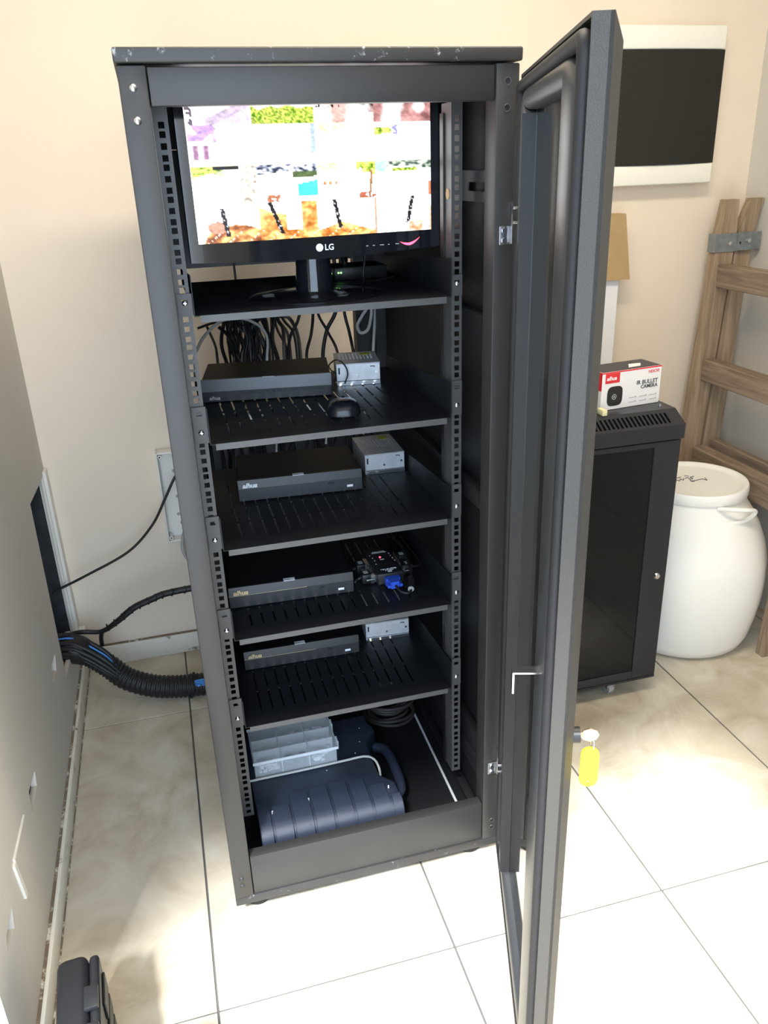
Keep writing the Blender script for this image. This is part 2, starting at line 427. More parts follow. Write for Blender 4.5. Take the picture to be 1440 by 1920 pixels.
build('base_frame', MB().rbox(0.0, 0.6, 0.0, 0.82, Z0, 0.065, 0.002, 2), rackworn, rack, 30)
build('rear_light_block', MB().box(0.051, 0.504, 0.794, 0.798, 0.151, 0.90), rackdark, rack)  # unseen panel added to keep wall light out of the shelf slots
build('base_pan', MB().box(0.016, 0.584, 0.03, 0.785, 0.0652, 0.070), rackdark, rack)
build('side_panel', MB().box(0.002, 0.014, 0.046, 0.785, 0.0655, 1.632), rackdark, rack)
build('side_panel', MB().box(0.586, 0.598, 0.046, 0.785, 0.0655, 1.632), rackdark, rack)
for z0, z1 in ((0.078, 0.092), (0.205, 0.255), (0.262, 0.312), (0.86, 0.90), (1.20, 1.24)):
    build('side_beam', MB().rbox(0.566, 0.5855, 0.046, 0.785, z0, z1, 0.003, 2), rackdark, rack, 30)
for z0, z1 in ((0.205, 0.255), (1.42, 1.48)): build('side_beam', MB().box(0.015, 0.03, 0.046, 0.785, z0, z1), rackdark, rack)
# slotted bracket on the right side near the top
def XYZr(x): return frame((x, 0, 0), (0, 1, 0), (0, 0, 1), (1, 0, 0))
sl = [(0.075 + 0.010 * math.cos(a) * 0.6 - 0.0 , 1.4515 + 0.0075 * math.sin(a)) for a in [math.radians(d) for d in range(90, 271, 30)]] + \
     [(0.150 + 0.006 * math.cos(a), 1.4515 + 0.0075 * math.sin(a)) for a in [math.radians(d) for d in range(-90, 91, 30)]]
build('slotted_bracket', MB().plate([(0.052, 1.427), (0.185, 1.427), (0.185, 1.478), (0.052, 1.478)], [sl[::-1]], 0.003, XYZr(0.574)).box(0.577, 0.5855, 0.052, 0.185, 1.474, 1.478), railpaint, rack)
# feet
for fx in (0.05, 0.55):
    for fy in (0.06, 0.76):
        build('foot', MB().cyl((fx, fy, 0.0005), 0.028, 0.016, n=24, r2=0.026).cyl((fx, fy, 0.0165), 0.012, 0.029, n=12), blackplastic, rack, 40)
# rivets and bolt holes on the posts
for (x, z) in ((0.0185, 1.602), (0.0185, 1.5605)):
    mb = MB().lathe([(0.0001, -0.0045), (0.003, -0.0040), (0.0052, -0.0022), (0.0060, 0.0)], n=16, M=frame((x, 0.0, z), (1, 0, 0), (0, 0, 1), (0, 1, 0)))
    build('rivet', mb, zinc, rack, 60)
for (x, z) in ((0.018, 0.118), (0.018, 0.098)):
    build('rivet', MB().lathe([(0.0001, -0.0022), (0.004, -0.0018), (0.0055, 0.0)], n=14, M=frame((x, 0.0, z), (1, 0, 0), (0, 0, 1), (0, 1, 0))), rackpaint, rack, 60)
for (x, z) in ((0.580, 1.605), (0.580, 1.568), (0.583, 0.118), (0.583, 0.098)):
    build('bolt_hole', MB().cyl((x, -0.0004, z), 0.0045, 0.001, axis=1, n=14), rubber, rack)
    build('hole_rim', MB().lathe([(0.0045, -0.0006), (0.0052, -0.0010), (0.0058, -0.0002)], n=18, M=frame((x, 0.0, z), (1, 0, 0), (0, 0, 1), (0, 1, 0))), railpaint, rack, 60)

# mounting rails with square holes
RY = 0.112
def rail(xa, xb, hc, inner, y=RY):
    z0, z1 = 0.18, 1.585
    zs = [z0]; zc = z0 + 0.012; k = 0
    steps = (0.0159, 0.0159, 0.0127)
    while zc + 0.0055 < z1 - 0.004:
        zs += [zc - 0.0047, zc + 0.0047]; zc += steps[k % 3] * 1.06; k += 1
    zs.append(z1)
    xs = [xa, hc - 0.0047, hc + 0.0047, xb]
    M = frame((0, y + 0.002, 0), (1, 0, 0), (0, 0, 1), (0, -1, 0))
    mb = MB().gridplate(xs, zs, lambda i, j: i == 1 and j % 2 == 1, 0.002, M)
    if inner > 0: mb.box(xa - 0.0, xa + 0.002, y + 0.002, y + 0.05, z0, z1)
    else: mb.box(xb - 0.002, xb, y + 0.002, y + 0.05, z0, z1)
    return mb
build('mounting_rail', rail(0.0405, 0.0645, 0.0535, -1), railpaint, rack)
build('mounting_rail', rail(0.5275, 0.5475, 0.5380, 1), railpaint, rack)
build('rail_stiffener', MB().box(0.5485, 0.5525, 0.13, 0.155, 0.18, 1.585).box(0.524, 0.527, 0.145, 0.162, 0.18, 1.57), rackdark, rack)
build('rail_stiffener', MB().box(0.030, 0.040, 0.13, 0.155, 0.18, 1.585), rackdark, rack)
build('mounting_rail', MB().box(0.5275, 0.5475, 0.66, 0.663, 0.18, 1.585).box(0.0425, 0.0625, 0.66, 0.663, 0.18, 1.585), rackdark, rack)
build('paper_dot', MB().cyl((0.5265, 0.13, 1.4415), 0.009, 0.0008, axis=0, n=20), card, rack)

# shelves
ZS = {1: 1.2699, 2: 1.0436, 3: 0.8331, 4: 0.6356, 5: 0.4239}
def make_shelf(z, slotted):
    xs = [0.0690, ]; cols = [0.1083 + 0.02435 * k for k in range(15)]
    for c in cols: xs += [c - 0.0020, c + 0.0020]
    xs.append(0.5215)
    ys = [0.100]
    for a, b in ((0.150, 0.220), (0.231, 0.301), (0.313, 0.383), (0.395, 0.465)): ys += [a, b]
    ys.append(0.56)
    M = frame((0, 0, z - 0.0015), (1, 0, 0), (0, 1, 0), (0, 0, 1))
    mb = MB().gridplate(xs, ys, (lambda i, j: i % 2 == 1 and j % 2 == 1) if slotted else (lambda i, j: False), 0.0015, M)
    sh = build('shelf', mb, shelfpaint, rack)
    build('shelf_lip', MB().box(0.077, 0.5135, 0.0985, 0.1000, z - 0.0115, z + 0.0002), shelflip, sh)
    for xa in (0.0675, 0.5215):
        build('shelf_side', MB().hexa([(xa, 0.1005, z - 0.0015), (xa + 0.0015, 0.1005, z - 0.0015), (xa + 0.0015, 0.56, z - 0.0015), (xa, 0.56, z - 0.0015),
                                       (xa, 0.1005, z + 0.066), (xa + 0.0015, 0.1005, z + 0.066), (xa + 0.0015, 0.56, z + 0.030), (xa, 0.56, z + 0.030)]), shelfpaint, sh)
    zb, zt = z + 0.001, z + 0.068
    if z > 1.2: zb, zt = z, z + 0.036
    for xa, xb in ((0.0425, 0.0672), (0.5265, 0.5470)):
        hc = (xa + xb) / 2
        xs2 = [xa, hc - 0.005, hc + 0.005, xb]; zs2 = [zb, zt - 0.0165, zt - 0.0095, zt]
        build('shelf_ear', MB().gridplate(xs2, zs2, lambda i, j: i == 1 and j == 1, 0.002, frame((0, 0.1105, 0), (1, 0, 0), (0, 0, 1), (0, -1, 0))), railpaint, sh)
        build('screw', MB().lathe([(0.0001, -0.0042), (0.0030, -0.0038), (0.0048, -0.0018), (0.0052, 0.0)], n=14,
              M=frame((hc, 0.1085, z + 0.021), (1, 0, 0), (0, 0, 1), (0, 1, 0))).box(hc - 0.003, hc + 0.003, 0.1040, 0.1046, z + 0.0204, z + 0.0216), zinc, sh, 50)
    return sh
for k in (1, 2, 3, 4, 5): make_shelf(ZS[k], k > 1)

# ---- the open glass door (coordinates: s along the door from the hinge, n outwards, z up)
DH = Vector((0.597, -0.012, 0)); DA = math.radians(72)
DD = Vector((-math.cos(DA), -math.sin(DA), 0)); DN = Vector((math.sin(DA), -math.cos(DA), 0))
DM = frame(DH, DD, DN, (0, 0, 1))
def ring(mb, s0, s1, z0, z1, w, n0, n1, r=0.0):
    for (a, b, c, d) in ((s0, s0 + w, z0, z1), (s1 - w, s1, z0, z1), (s0 + w, s1 - w, z0, z0 + w), (s0 + w, s1 - w, z1 - w, z1)):
        if r > 0: mb.rbox(a, b, n0, n1, c, d, r, 4, M=DM)
        else: mb.box(a, b, n0, n1, c, d, M=DM)
    return mb
LD, ZD0, ZD1 = 0.572, 0.058, 1.6125
mb = MB()
for (a, b, c, d) in ((0.0, 0.140, ZD0, ZD1), (LD - 0.140, LD, ZD0, ZD1), (0.140, LD - 0.140, ZD0, ZD0 + 0.054), (0.140, LD - 0.140, ZD1 - 0.054, ZD1)):
    mb.box(a, b, 0.0165, 0.0205, c, d, M=DM)                                        # skin
ring(mb, 0.0, LD, ZD0, ZD1, 0.004, 0.0, 0.0205)                                     # edge flange
# bevelled outer face
def bevel_side(a, b, c, d):
    return None
o0 = (0.0, ZD0); o1 = (LD, ZD1); ins = 0.022
q = [(o0[0], o0[1]), (o1[0], o0[1]), (o1[0], o1[1]), (o0[0], o1[1])]
qi = [(o0[0] + ins, o0[1] + ins), (o1[0] - ins, o0[1] + ins), (o1[0] - ins, o1[1] - ins), (o0[0] + ins, o1[1] - ins)]
qg = [(0.140, ZD0 + 0.054), (0.432, ZD0 + 0.054), (0.432, ZD1 - 0.054), (0.140, ZD1 - 0.054)]
vs = [(p[0], 0.0205, p[1]) for p in q] + [(p[0], 0.034, p[1]) for p in qi] + [(p[0], 0.034, p[1]) for p in qg] + [(p[0], 0.0205, p[1]) for p in qg]
fs = []
for i in range(4):
    j = (i + 1) % 4
    fs += [(i, j, 4 + j, 4 + i), (4 + i, 4 + j, 8 + j, 8 + i), (8 + i, 8 + j, 12 + j, 12 + i)]
mb.add(vs, fs, DM)
door = build('door', mb, doorpaint, rack, label='open dark grey door frame with narrow glass pane')
def rr_path(ds, dz, cr, k=6):
    """rounded rectangle inside the door outline: points and outward normals in (s, z)"""
    out = []
    for (cs, cz, a0) in ((LD - ds - cr, ZD0 + dz + cr, -90), (LD - ds - cr, ZD1 - dz - cr, 0), (ds + cr, ZD1 - dz - cr, 90), (ds + cr, ZD0 + dz + cr, 180)):
        for i in range(k + 1):
            a = math.radians(a0 + 90 * i / k); out.append((cs + cr * math.cos(a), cz + cr * math.sin(a), math.cos(a), math.sin(a)))
    return out
def sweep(ds, dz, cr, prof, vscale=1.0):
    """prof: list of (outward offset, n) closed section swept round the door"""
    pth = rr_path(ds, dz, cr); K = len(prof); vs = []; fs = []
    for (s_, z_, ns, nz) in pth:
        for (o_, n_) in prof: vs.append((s_ + ns * o_, n_, z_ + nz * o_ * vscale))
    N = len(pth)
    for i in range(N):
        j = (i + 1) % N
        for k in range(K): fs.append((i * K + k, j * K + k, j * K + (k + 1) % K, i * K + (k + 1) % K))
    return MB().add(vs, fs, DM)
hw = 0.043
sec = [(-hw, 0.0164)] + [(-hw * math.cos(math.radians(a)), 0.006 - 0.014 * math.sin(math.radians(a)) ** 0.6) for a in range(0, 181, 15)] + [(hw, 0.0164)]
build('inner_channel', sweep(0.092, 0.040, 0.020, sec, 0.36), doorinner, door, 50)
def dpt(s, n, z): return tuple(DM @ Vector((s, n, z)))
gs = [(0.0085 * math.cos(math.radians(a)), -0.001 + 0.0085 * math.sin(math.radians(a))) for a in range(0, 360, 30)]
build('door_gasket', sweep(0.0175, 0.0175, 0.014, gs), rubber, door, 60)
gs2 = [(0.005 * math.cos(math.radians(a)), 0.010 + 0.0055 * math.sin(math.radians(a))) for a in range(0, 360, 45)]
build('door_gasket', sweep(0.036, 0.022, 0.018, gs2), doorinner, door, 60)
build('glass_pane', MB().box(0.136, 0.436, 0.0085, 0.0125, ZD0 + 0.05, ZD1 - 0.05, M=DM), smoked, door)
build('reinforcement_bar', MB().box(0.1365, 0.1400, -0.012, 0.0080, ZD0 + 0.06, ZD1 - 0.06, M=DM), rackdark, door)
# lock tongue, key barrel
build('lock_tongue', MB().box(0.488, 0.504, -0.040, -0.0055, 0.862, 0.8645, M=DM).box(0.488, 0.504, -0.0425, -0.040, 0.831, 0.8645, M=DM), steel, door, label='bent silver lock tongue')
build('lock_barrel', MB().cyl((0, 0, 0), 0.011, 0.014, n=20, M=DM @ frame((0.520, 0.0342, 0.776), (1, 0, 0), (0, 0, 1), (0, 1, 0))), blackplastic, door, 40)
# hinges
for z in (1.379, 0.270):
    h = build('hinge', MB().rbox(0.5695, 0.5905, -0.0045, -0.0005, z - 0.016, z + 0.014, 0.0015, 2).cyl((0.5925, -0.0095, z - 0.014), 0.005, 0.046, n=14)
              .rbox(0.590, 0.596, -0.014, -0.0005, z + 0.010, z + 0.050, 0.001, 1).cyl((0.593, -0.020, z + 0.018), 0.0032, 0.010, axis=1, n=10).cyl((0.593, -0.020, z + 0.040), 0.0032, 0.010, axis=1, n=10), zinc, rack, 40, )
    for dz in (-0.009, 0.007):
        build('bolt', MB().cyl((0.5775, -0.0085, z + dz), 0.0048, 0.004, axis=1, n=6), zinc, h, 30)
# two pairs of screw tips showing inside the door by each hinge
for z in (1.400, 1.422, 0.289, 0.305):
    build('hinge_screw', MB().cyl((0, 0, 0), 0.0030, 0.012, n=8, M=DM @ frame((0.030, -0.010, z), (1, 0, 0), (0, 0, 1), (0, 1, 0))), steel, door, 40)

# ---- key with yellow tag hanging from the lock
key = thing('door_key', 'brass key in the door lock with a yellow plastic tag', 'key', tuple(DM @ Vector((0.520, 0.060, 0.68))))
kx = 0.520
mb = MB().box(kx - 0.0011, kx + 0.0011, 0.0484, 0.054, 0.772, 0.780, M=DM)
ang = [math.radians(a) for a in range(0, 360, 45)]
mb.plate([(0.062 + 0.0125 * math.cos(a), 0.776 + 0.0105 * math.sin(a)) for a in ang], [], 0.0022, DM @ frame((kx - 0.0011, 0, 0), (0, 1, 0), (0, 0, 1), (1, 0, 0)))
build('key_head', mb, brass, key)
build('split_ring', MB().tube([dpt(kx + 0.004 * math.sin(a), 0.0665 + 0.0035 * math.sin(a) * 0.4, 0.761 + 0.0095 * math.cos(a)) for a in [2 * math.pi * i / 10 for i in range(10)]], 0.0010, n=6, sub=3, closed=True), steel, key, 60)
tg = []
for a0, zc in ((0, 0.744), (180, 0.702)):
    for d in range(0, 181, 30): tg.append((0.0125 * math.cos(math.radians(a0 + d)), zc + 0.0125 * math.sin(math.radians(a0 + d))))
hole = [(0.0025 * math.cos(a), 0.697 + 0.0025 * math.sin(a)) for a in [2 * math.pi * i / 10 for i in range(10)]][::-1]
TM = frame(DM @ Vector((kx, 0.0640, 0)), Vector((0.93, -0.36, 0)).normalized(), (0, 0, 1), Vector((-0.36, -0.93, 0)).normalized())
build('key_tag', MB().plate(tg, [hole], 0.003, TM), yellowtag, key)

# ------------------------------------------------------------------ monitor
MYAW = math.atan2(0.046, 0.432)
mon = thing('monitor', 'black flat monitor on the top shelf showing sixteen camera views', 'monitor', (0.305, 0.235, ZS[1] + 0.0006), MYAW, local=True)
# local frame: x across, y back, z up from the shelf; the screen plane is y = -0.045
SW, SH = 0.434, 0.244; sx0, sx1 = -0.2195, 0.2145; sz0 = 0.1075; sz1 = sz0 + SH; sy = -0.046
mb = MB()
bez = [(sx0 - 0.016, sz0 - 0.030), (-0.10, sz0 - 0.0365), (0.0, sz0 - 0.038), (0.10, sz0 - 0.0365), (sx1 + 0.016, sz0 - 0.030), (sx1 + 0.016, sz1 + 0.008), (sx0 - 0.016, sz1 + 0.008)]
mb.plate(bez, [[(sx0, sz0), (sx0, sz1), (sx1, sz1), (sx1, sz0)]], 0.012, frame((0, sy + 0.010, 0), (1, 0, 0), (0, 0, 1), (0, -1, 0)))
build('bezel', mb, glossblack, mon)
build('back_housing', MB().hexa([(sx0 - 0.012, sy + 0.0105, sz0 - 0.026), (sx1 + 0.012, sy + 0.0105, sz0 - 0.026), (sx1 - 0.05, sy + 0.055, sz0 + 0.02), (sx0 + 0.05, sy + 0.055, sz0 + 0.02),
                                 (sx0 - 0.012, sy + 0.0105, sz1 + 0.006), (sx1 + 0.012, sy + 0.0105, sz1 + 0.006), (sx1 - 0.05, sy + 0.055, sz1 - 0.02), (sx0 + 0.05, sy + 0.055, sz1 - 0.02)]), blackplastic, mon)
build('stand_neck', MB().lathe([(0.036, 0.008), (0.0345, 0.03), (0.032, 0.07), (0.031, 0.10)], c=(-0.004, 0.006, 0), n=24), glossblack, mon, 60)
foot = MB()
prof = [(0.0, 0.010), (0.042, 0.010), (0.046, 0.0085), (0.085, 0.0075), (0.118, 0.005), (0.127, 0.002), (0.127, 0.0)]
foot.lathe(prof, n=56, M=Matrix.Translation((-0.004, -0.002, 0)) @ Matrix.Diagonal((1.0, 0.86, 1.0, 1.0)))
foot.lathe([(0.0, 0.0), (0.127, 0.0)], n=56, M=Matrix.Translation((-0.004, -0.002, 0)) @ Matrix.Diagonal((1.0, 0.86, 1.0, 1.0)))
build('stand_base', foot, glossblack, mon, 40)
# screen picture: vertex colours on a fine grid
def screen_colour(u, v):
    """u 0..4 across, v 0..4 down -> linear rgb"""
    c, r = min(3, int(u)), min(3, int(v)); x, y = u - c, v - r
    n1 = noise.noise(Vector((u * 5, v * 5, 1.3))); n2 = noise.noise(Vector((u * 14, v * 14, 4.7))); n3 = noise.noise(Vector((u * 30, v * 24, 9.1)))
    W = (1.0, 0.97, 0.97)
    def mix(a, b, t): t = max(0, min(1, t)); return tuple(a[i] + (b[i] - a[i]) * t for i in range(3))
    col = W
    if x < 0.012 or y < 0.014: return (1, 1, 1)
    k = r * 4 + c
    green = mix((0.10, 0.22, 0.02), (0.75, 0.80, 0.22), 0.5 + n2 * 0.9 + n3 * 0.5)
    dark = (0.03, 0.025, 0.03)
    if k == 0:
        if y < 0.42 - 0.35 * x + 0.12 and x > 0.45: col = green
        if y > 1.08 - 0.75 * x and x > 0.3: col = (0.42, 0.36, 0.44)
        if y > 1.32 - 0.75 * x and x > 0.4: col = (0.62, 0.48, 0.80)
        if x < 0.12 and y > 0.4 and n2 > -0.1: col = (0.12, 0.10, 0.12)
    elif k == 1:
        col = (1, 0.98, 0.92)
        if y > 0.58 + 0.1 * n1: col = green
        if n2 > 0.25 and y > 0.6: col = mix(col, (0.02, 0.06, 0.01), 0.7)
        if y < 0.36 and (0.1 < x < 0.38): col = (0.35, 0.42, 0.80)
        if y < 0.36 and 0.45 < x < 0.62 and n2 > -0.2: col = dark
    elif k == 2:
        col = mix((0.55, 0.36, 0.33), W, 0.5 + 1.2 * math.sin(x * 9 + 1) * 0.6)
        if n2 > 0.28 and y < 0.6: col = dark
        if x > 0.75 and y < 0.75: col = mix(col, dark, 0.6 + n2)
    elif k == 3:
        col = mix((0.20, 0.10, 0.10), (0.45, 0.27, 0.26), 0.5 + n1)
        for bx, by, br in ((0.35, 0.55, 0.17), (0.80, 0.60, 0.10), (0.30, 0.9, 0.16)):
            d = math.hypot((x - bx) * 1.1, (y - by) * 0.7) / br
            col = mix(W, col, d - 0.4)
    elif k == 4:
        col = (0.93, 0.80, 0.98)
        if y < 0.55 and x < 0.45 and n1 > -0.3: col = (0.40, 0.28, 0.52)
        if 0.40 < y < 0.48 and x < 0.40: col = W
        if 0.5 < y < 0.85 and x < 0.4: col = mix((0.30, 0.18, 0.26), (0.70, 0.55, 0.75), 0.5 + math.sin(x * 40))
        if y > 0.55 and x > 0.32: col = (1.0, 0.95, 0.70)
        if math.hypot(x - 0.66, y - 0.25) < 0.24: col = W
    elif k == 5:
        if x > 0.68 and 0.45 < y < 0.8: col = (0.78, 0.66, 0.58)
        if x > 0.93 and y < 0.75: col = (0.35, 0.42, 0.62)
    elif k == 6:
        if y < 0.35 - 0.5 * x: col = mix((0.55, 0.62, 0.35), W, 0.3 + n2)
        if x < 0.05: col = (0.8, 0.7, 0.65)
    elif k == 7:
        if x < 0.30 and 0.12 + 0.1 * x < y < 0.34 - 0.2 * x: col = green
        if 0.30 < x < 0.42 and 0.05 < y < 0.35 and n2 > -0.05: col = (0.25, 0.25, 0.45)
    elif k == 8:
        if y < 0.22 + 0.1 * n1 and x < 0.5: col = (0.40, 0.42, 0.30)
        if y < 0.32 - x * 0.4: col = green
        if x > 0.82 + 0.1 * n1 - 0.06 * y: col = mix((0.35, 0.30, 0.26), (0.75, 0.70, 0.62), 0.5 + n2)
        if y < 0.1 and 0.35 < x < 0.75: col = dark
    elif k == 9:
        if y < 0.24 + 0.08 * n1: col = mix((0.05, 0.06, 0.10), (0.75, 0.78, 0.88), 0.45 + n2 * 1.3)
        if x > 0.6 and 0.22 < y < 0.38 + 0.05 * n1: col = (0.12, 0.16, 0.08)
        if x > 0.68 and y > 0.44 + (1 - x) * 0.35 and y < 0.86: col = (0.10, 0.60, 0.95)
        if 0.15 < x < 0.38 and y > 0.80 and n2 > -0.1: col = (0.35, 0.16, 0.10)
    elif k == 10:
        if y < 0.2 and n2 > 0.1 and x < 0.4: col = (0.40, 0.50, 0.30)
        if x > 0.68 and y < 0.40 - 0.6 * (1 - x) + 0.1 * n2: col = green
        if abs(x - 0.93 + 0.12 * (y - 0.4) ** 2) < 0.022 and y > 0.25: col = (0.30, 0.18, 0.10)
        if 0.04 < x < 0.34 and 0.50 < y < 0.62 and math.sin(x * 62) > -0.1: col = (0.50, 0.26, 0.12)
        if x > 0.72 and y > 0.82 and n2 > -0.1: col = (0.32, 0.12, 0.08)
    elif k == 11:
        if y < 0.18 + 0.2 * max(0, x - 0.6): col = mix((0.08, 0.12, 0.10), (0.65, 0.70, 0.60), 0.4 + n2)
        if 0.2 < y < 0.3 and 0.3 < x < 0.75: col = green
        if y < 0.3 and x < 0.2: col = (0.35, 0.55, 0.58)
        if x > 0.95 and y > 0.6: col = (0.5, 0.2, 0.12)
    else:
        kk = k - 12
        fy = 0.62 + 0.05 * math.sin(x * 4 + kk)
        strip = (0.46, 0.30, 0.33, 0.60)[kk]; tilt = (0.10, 0.22, 0.12, -0.12)[kk]
        orange = mix((0.42, 0.17, 0.04), (0.90, 0.56, 0.25), 0.5 + 0.8 * n1 + 0.4 * n2)
        if kk == 0:
            if math.hypot((x - 0.62) * 0.9, (y - 1.0) * 1.0) < 0.46: col = mix((0.22, 0.08, 0.04), orange, 0.5 + n1)
            if math.hypot(x - 0.33, y - 0.6) < 0.16: col = (0.45, 0.26, 0.20)
        elif kk == 1:
            if x < 0.45 and y > 0.10 + 0.9 * abs(x - 0.0) * (1 - x): col = orange
            if x > 0.72 and x < 0.98: col = orange
            if y > 0.75: col = orange
        elif kk == 2:
            if y > 0.62 + 0.5 * abs(x - 0.4): col = orange
            if x > 0.97: col = (0.5, 0.28, 0.2)
        else:
            if y > 0.72 and x > 0.35: col = mix((0.50, 0.30, 0.18), W, 0.35 + n1)
            if x > 0.85 and y > 0.3: col = mix(W, (0.55, 0.30, 0.20), (x - 0.85) * 6)
        if abs(math.sin((x * 3.2 + y * 2.6) * 3)) < 0.06 and y > 0.72: col = (1, 0.90, 0.75)
        xs_ = strip + tilt * (y - 0.5)
        top = (0.10, -0.1, -0.1, -0.1)[kk]
        if abs(x - xs_) < 0.035 and top < y < (0.86, 0.84, 0.80, 0.74)[kk]:
            col = dark if n3 < 0.35 else (0.5, 0.5, 0.55)
    if min(col) > 0.93: return col
    g = 1.0 + 0.35 * n2 + 0.25 * n3
    return tuple(max(0.0, min(1.0, (q * g))) ** 1.3 for q in col)
NX, NY = 216, 122
vs = []; cols = []
for j in range(NY + 1):
    for i in range(NX + 1):
        vs.append((sx0 + SW * i / NX, sy, sz0 + SH * (1 - j / NY)))
        cols.append(screen_colour(3.9999 * i / NX, 3.9999 * j / NY))
fs = [(j * (NX + 1) + i, (j + 1) * (NX + 1) + i, (j + 1) * (NX + 1) + i + 1, j * (NX + 1) + i + 1) for j in range(NY) for i in range(NX)]
scr_m = mat('screen_picture', (0.0, 0.0, 0.0), 0.25)
nt = scr_m.node_tree
at = nt.nodes.new('ShaderNodeAttribute'); at.attribute_name = 'picture'
nt.links.new(at.outputs['Color'], nt.nodes['Principled BSDF'].inputs['Emission Color'])
nt.nodes['Principled BSDF'].inputs['Emission Strength'].default_value = 1.85
me = bpy.data.meshes.new('screen'); me.from_pydata(vs, [], fs); me.materials.append(scr_m)
ca = me.color_attributes.new('picture', 'FLOAT_COLOR', 'POINT')
for i, c in enumerate(cols): ca.data[i].color = (c[0], c[1], c[2], 1)
so = bpy.data.objects.new('screen', me); COL.objects.link(so); so.parent = mon; so['label'] = 'bright screen split into a grid of camera views'
# logo, buttons, power light
fz = sy - 0.0024
lg = MB().cyl((-0.006, fz, sz0 - 0.0185), 0.0068, 0.0006, axis=1, n=28)
build('logo', lg, whiteink, mon)
build('logo', text_mb('LG', 0.0145, FRONT((0.0035, fz + 0.0003, sz0 - 0.0235)), bold=0.0003), whiteink, mon)
for i, bx in enumerate((0.083, 0.096, 0.110, 0.126, 0.141)):
    build('button_mark', MB().box(bx, bx + (0.004, 0.004, 0.008, 0.003, 0.007)[i], fz, fz + 0.0004, sz0 - 0.0220 - 0.0 , sz0 - 0.0205), greyink, mon)
cres = [(0.150 + 0.040 * t, sz0 - 0.018 - 0.010 * math.sin(math.pi * t) + 0.006 * t) for t in [i / 12 for i in range(13)]] + \
       [(0.150 + 0.040 * t, sz0 - 0.018 - 0.0055 * math.sin(math.pi * t) + 0.006 * t) for t in [i / 12 for i in range(11, 0, -1)]]
build('power_light', MB().plate(cres, [], 0.0006, frame((0, fz + 0.0005, 0), (1, 0, 0), (0, 0, 1), (0, -1, 0))), ledred, mon, label='glowing red crescent power light')

# small network box with two green lights behind the monitor stand
net = thing('network_switch', 'small black network box with two green lights behind the monitor stand', 'network box', (0.43, 0.43, ZS[1] + 0.0005))
build('body', MB().rbox(0.375, 0.490, 0.41, 0.50, ZS[1] + 0.0006, ZS[1] + 0.028, 0.003, 2), blackplastic, net, 30)
for gx in (0.384, 0.3895):
    build('status_light', MB().cyl((gx, 0.4085, ZS[1] + 0.017), 0.0017, 0.0012, axis=1, n=10), ledgreen, net)
def loose(name, pts, r, m, label, cat='cable', n=8, sub=8, rfun=None, group=None):
    lo = [min(p[i] for p in pts) for i in range(3)]
    o = build(name, MB().tube(pts, r, n=n, sub=sub, rfun=rfun), m, origin=((pts[0][0] + pts[-1][0]) / 2, (pts[0][1] + pts[-1][1]) / 2, lo[2]), smooth=60)
    return tag(o, label, cat, group)
# plugs hanging below the monitor
plug = thing('power_plug', 'white power plug hanging on a cord below the monitor, left of the stand', 'plug', (0.235, 0.52, ZS[1] + 0.06))
build('plug_body', MB().rbox(0.222, 0.254, 0.505, 0.535, ZS[1] + 0.045, ZS[1] + 0.085, 0.006, 3), white, plug, 40)
build('plug_cord', MB().tube([(0.238, 0.52, ZS[1] + 0.085), (0.236, 0.55, ZS[1] + 0.15), (0.22, 0.62, ZS[1] + 0.20), (0.20, 0.72, ZS[1] + 0.10), (0.20, 0.74, ZS[1] - 0.05)], 0.003), cablek, plug, 60)
plug2 = thing('video_plug', 'pale video plug under the monitor, right of the stand', 'plug', (0.385, 0.36, ZS[1] + 0.06))
build('plug_body', MB().rbox(0.372, 0.395, 0.345, 0.375, ZS[1] + 0.058, ZS[1] + 0.090, 0.003, 2), white, plug2, 40)
build('plug_cord', MB().tube([(0.384, 0.36, ZS[1] + 0.058), (0.39, 0.37, ZS[1] + 0.035), (0.42, 0.55, ZS[1] + 0.05), (0.45, 0.62, ZS[1] + 0.02), (0.45, 0.72, ZS[1] - 0.06)], 0.0035), cablek, plug2, 60)
loose('monitor_cable', [(0.43, 0.33, ZS[1] + 0.12), (0.425, 0.335, ZS[1] + 0.06), (0.418, 0.33, ZS[1] + 0.018), (0.43, 0.345, ZS[1] + 0.004), (0.50, 0.39, ZS[1] + 0.004)], 0.003, cablek, 'black cord dropping from the monitor onto the top shelf')

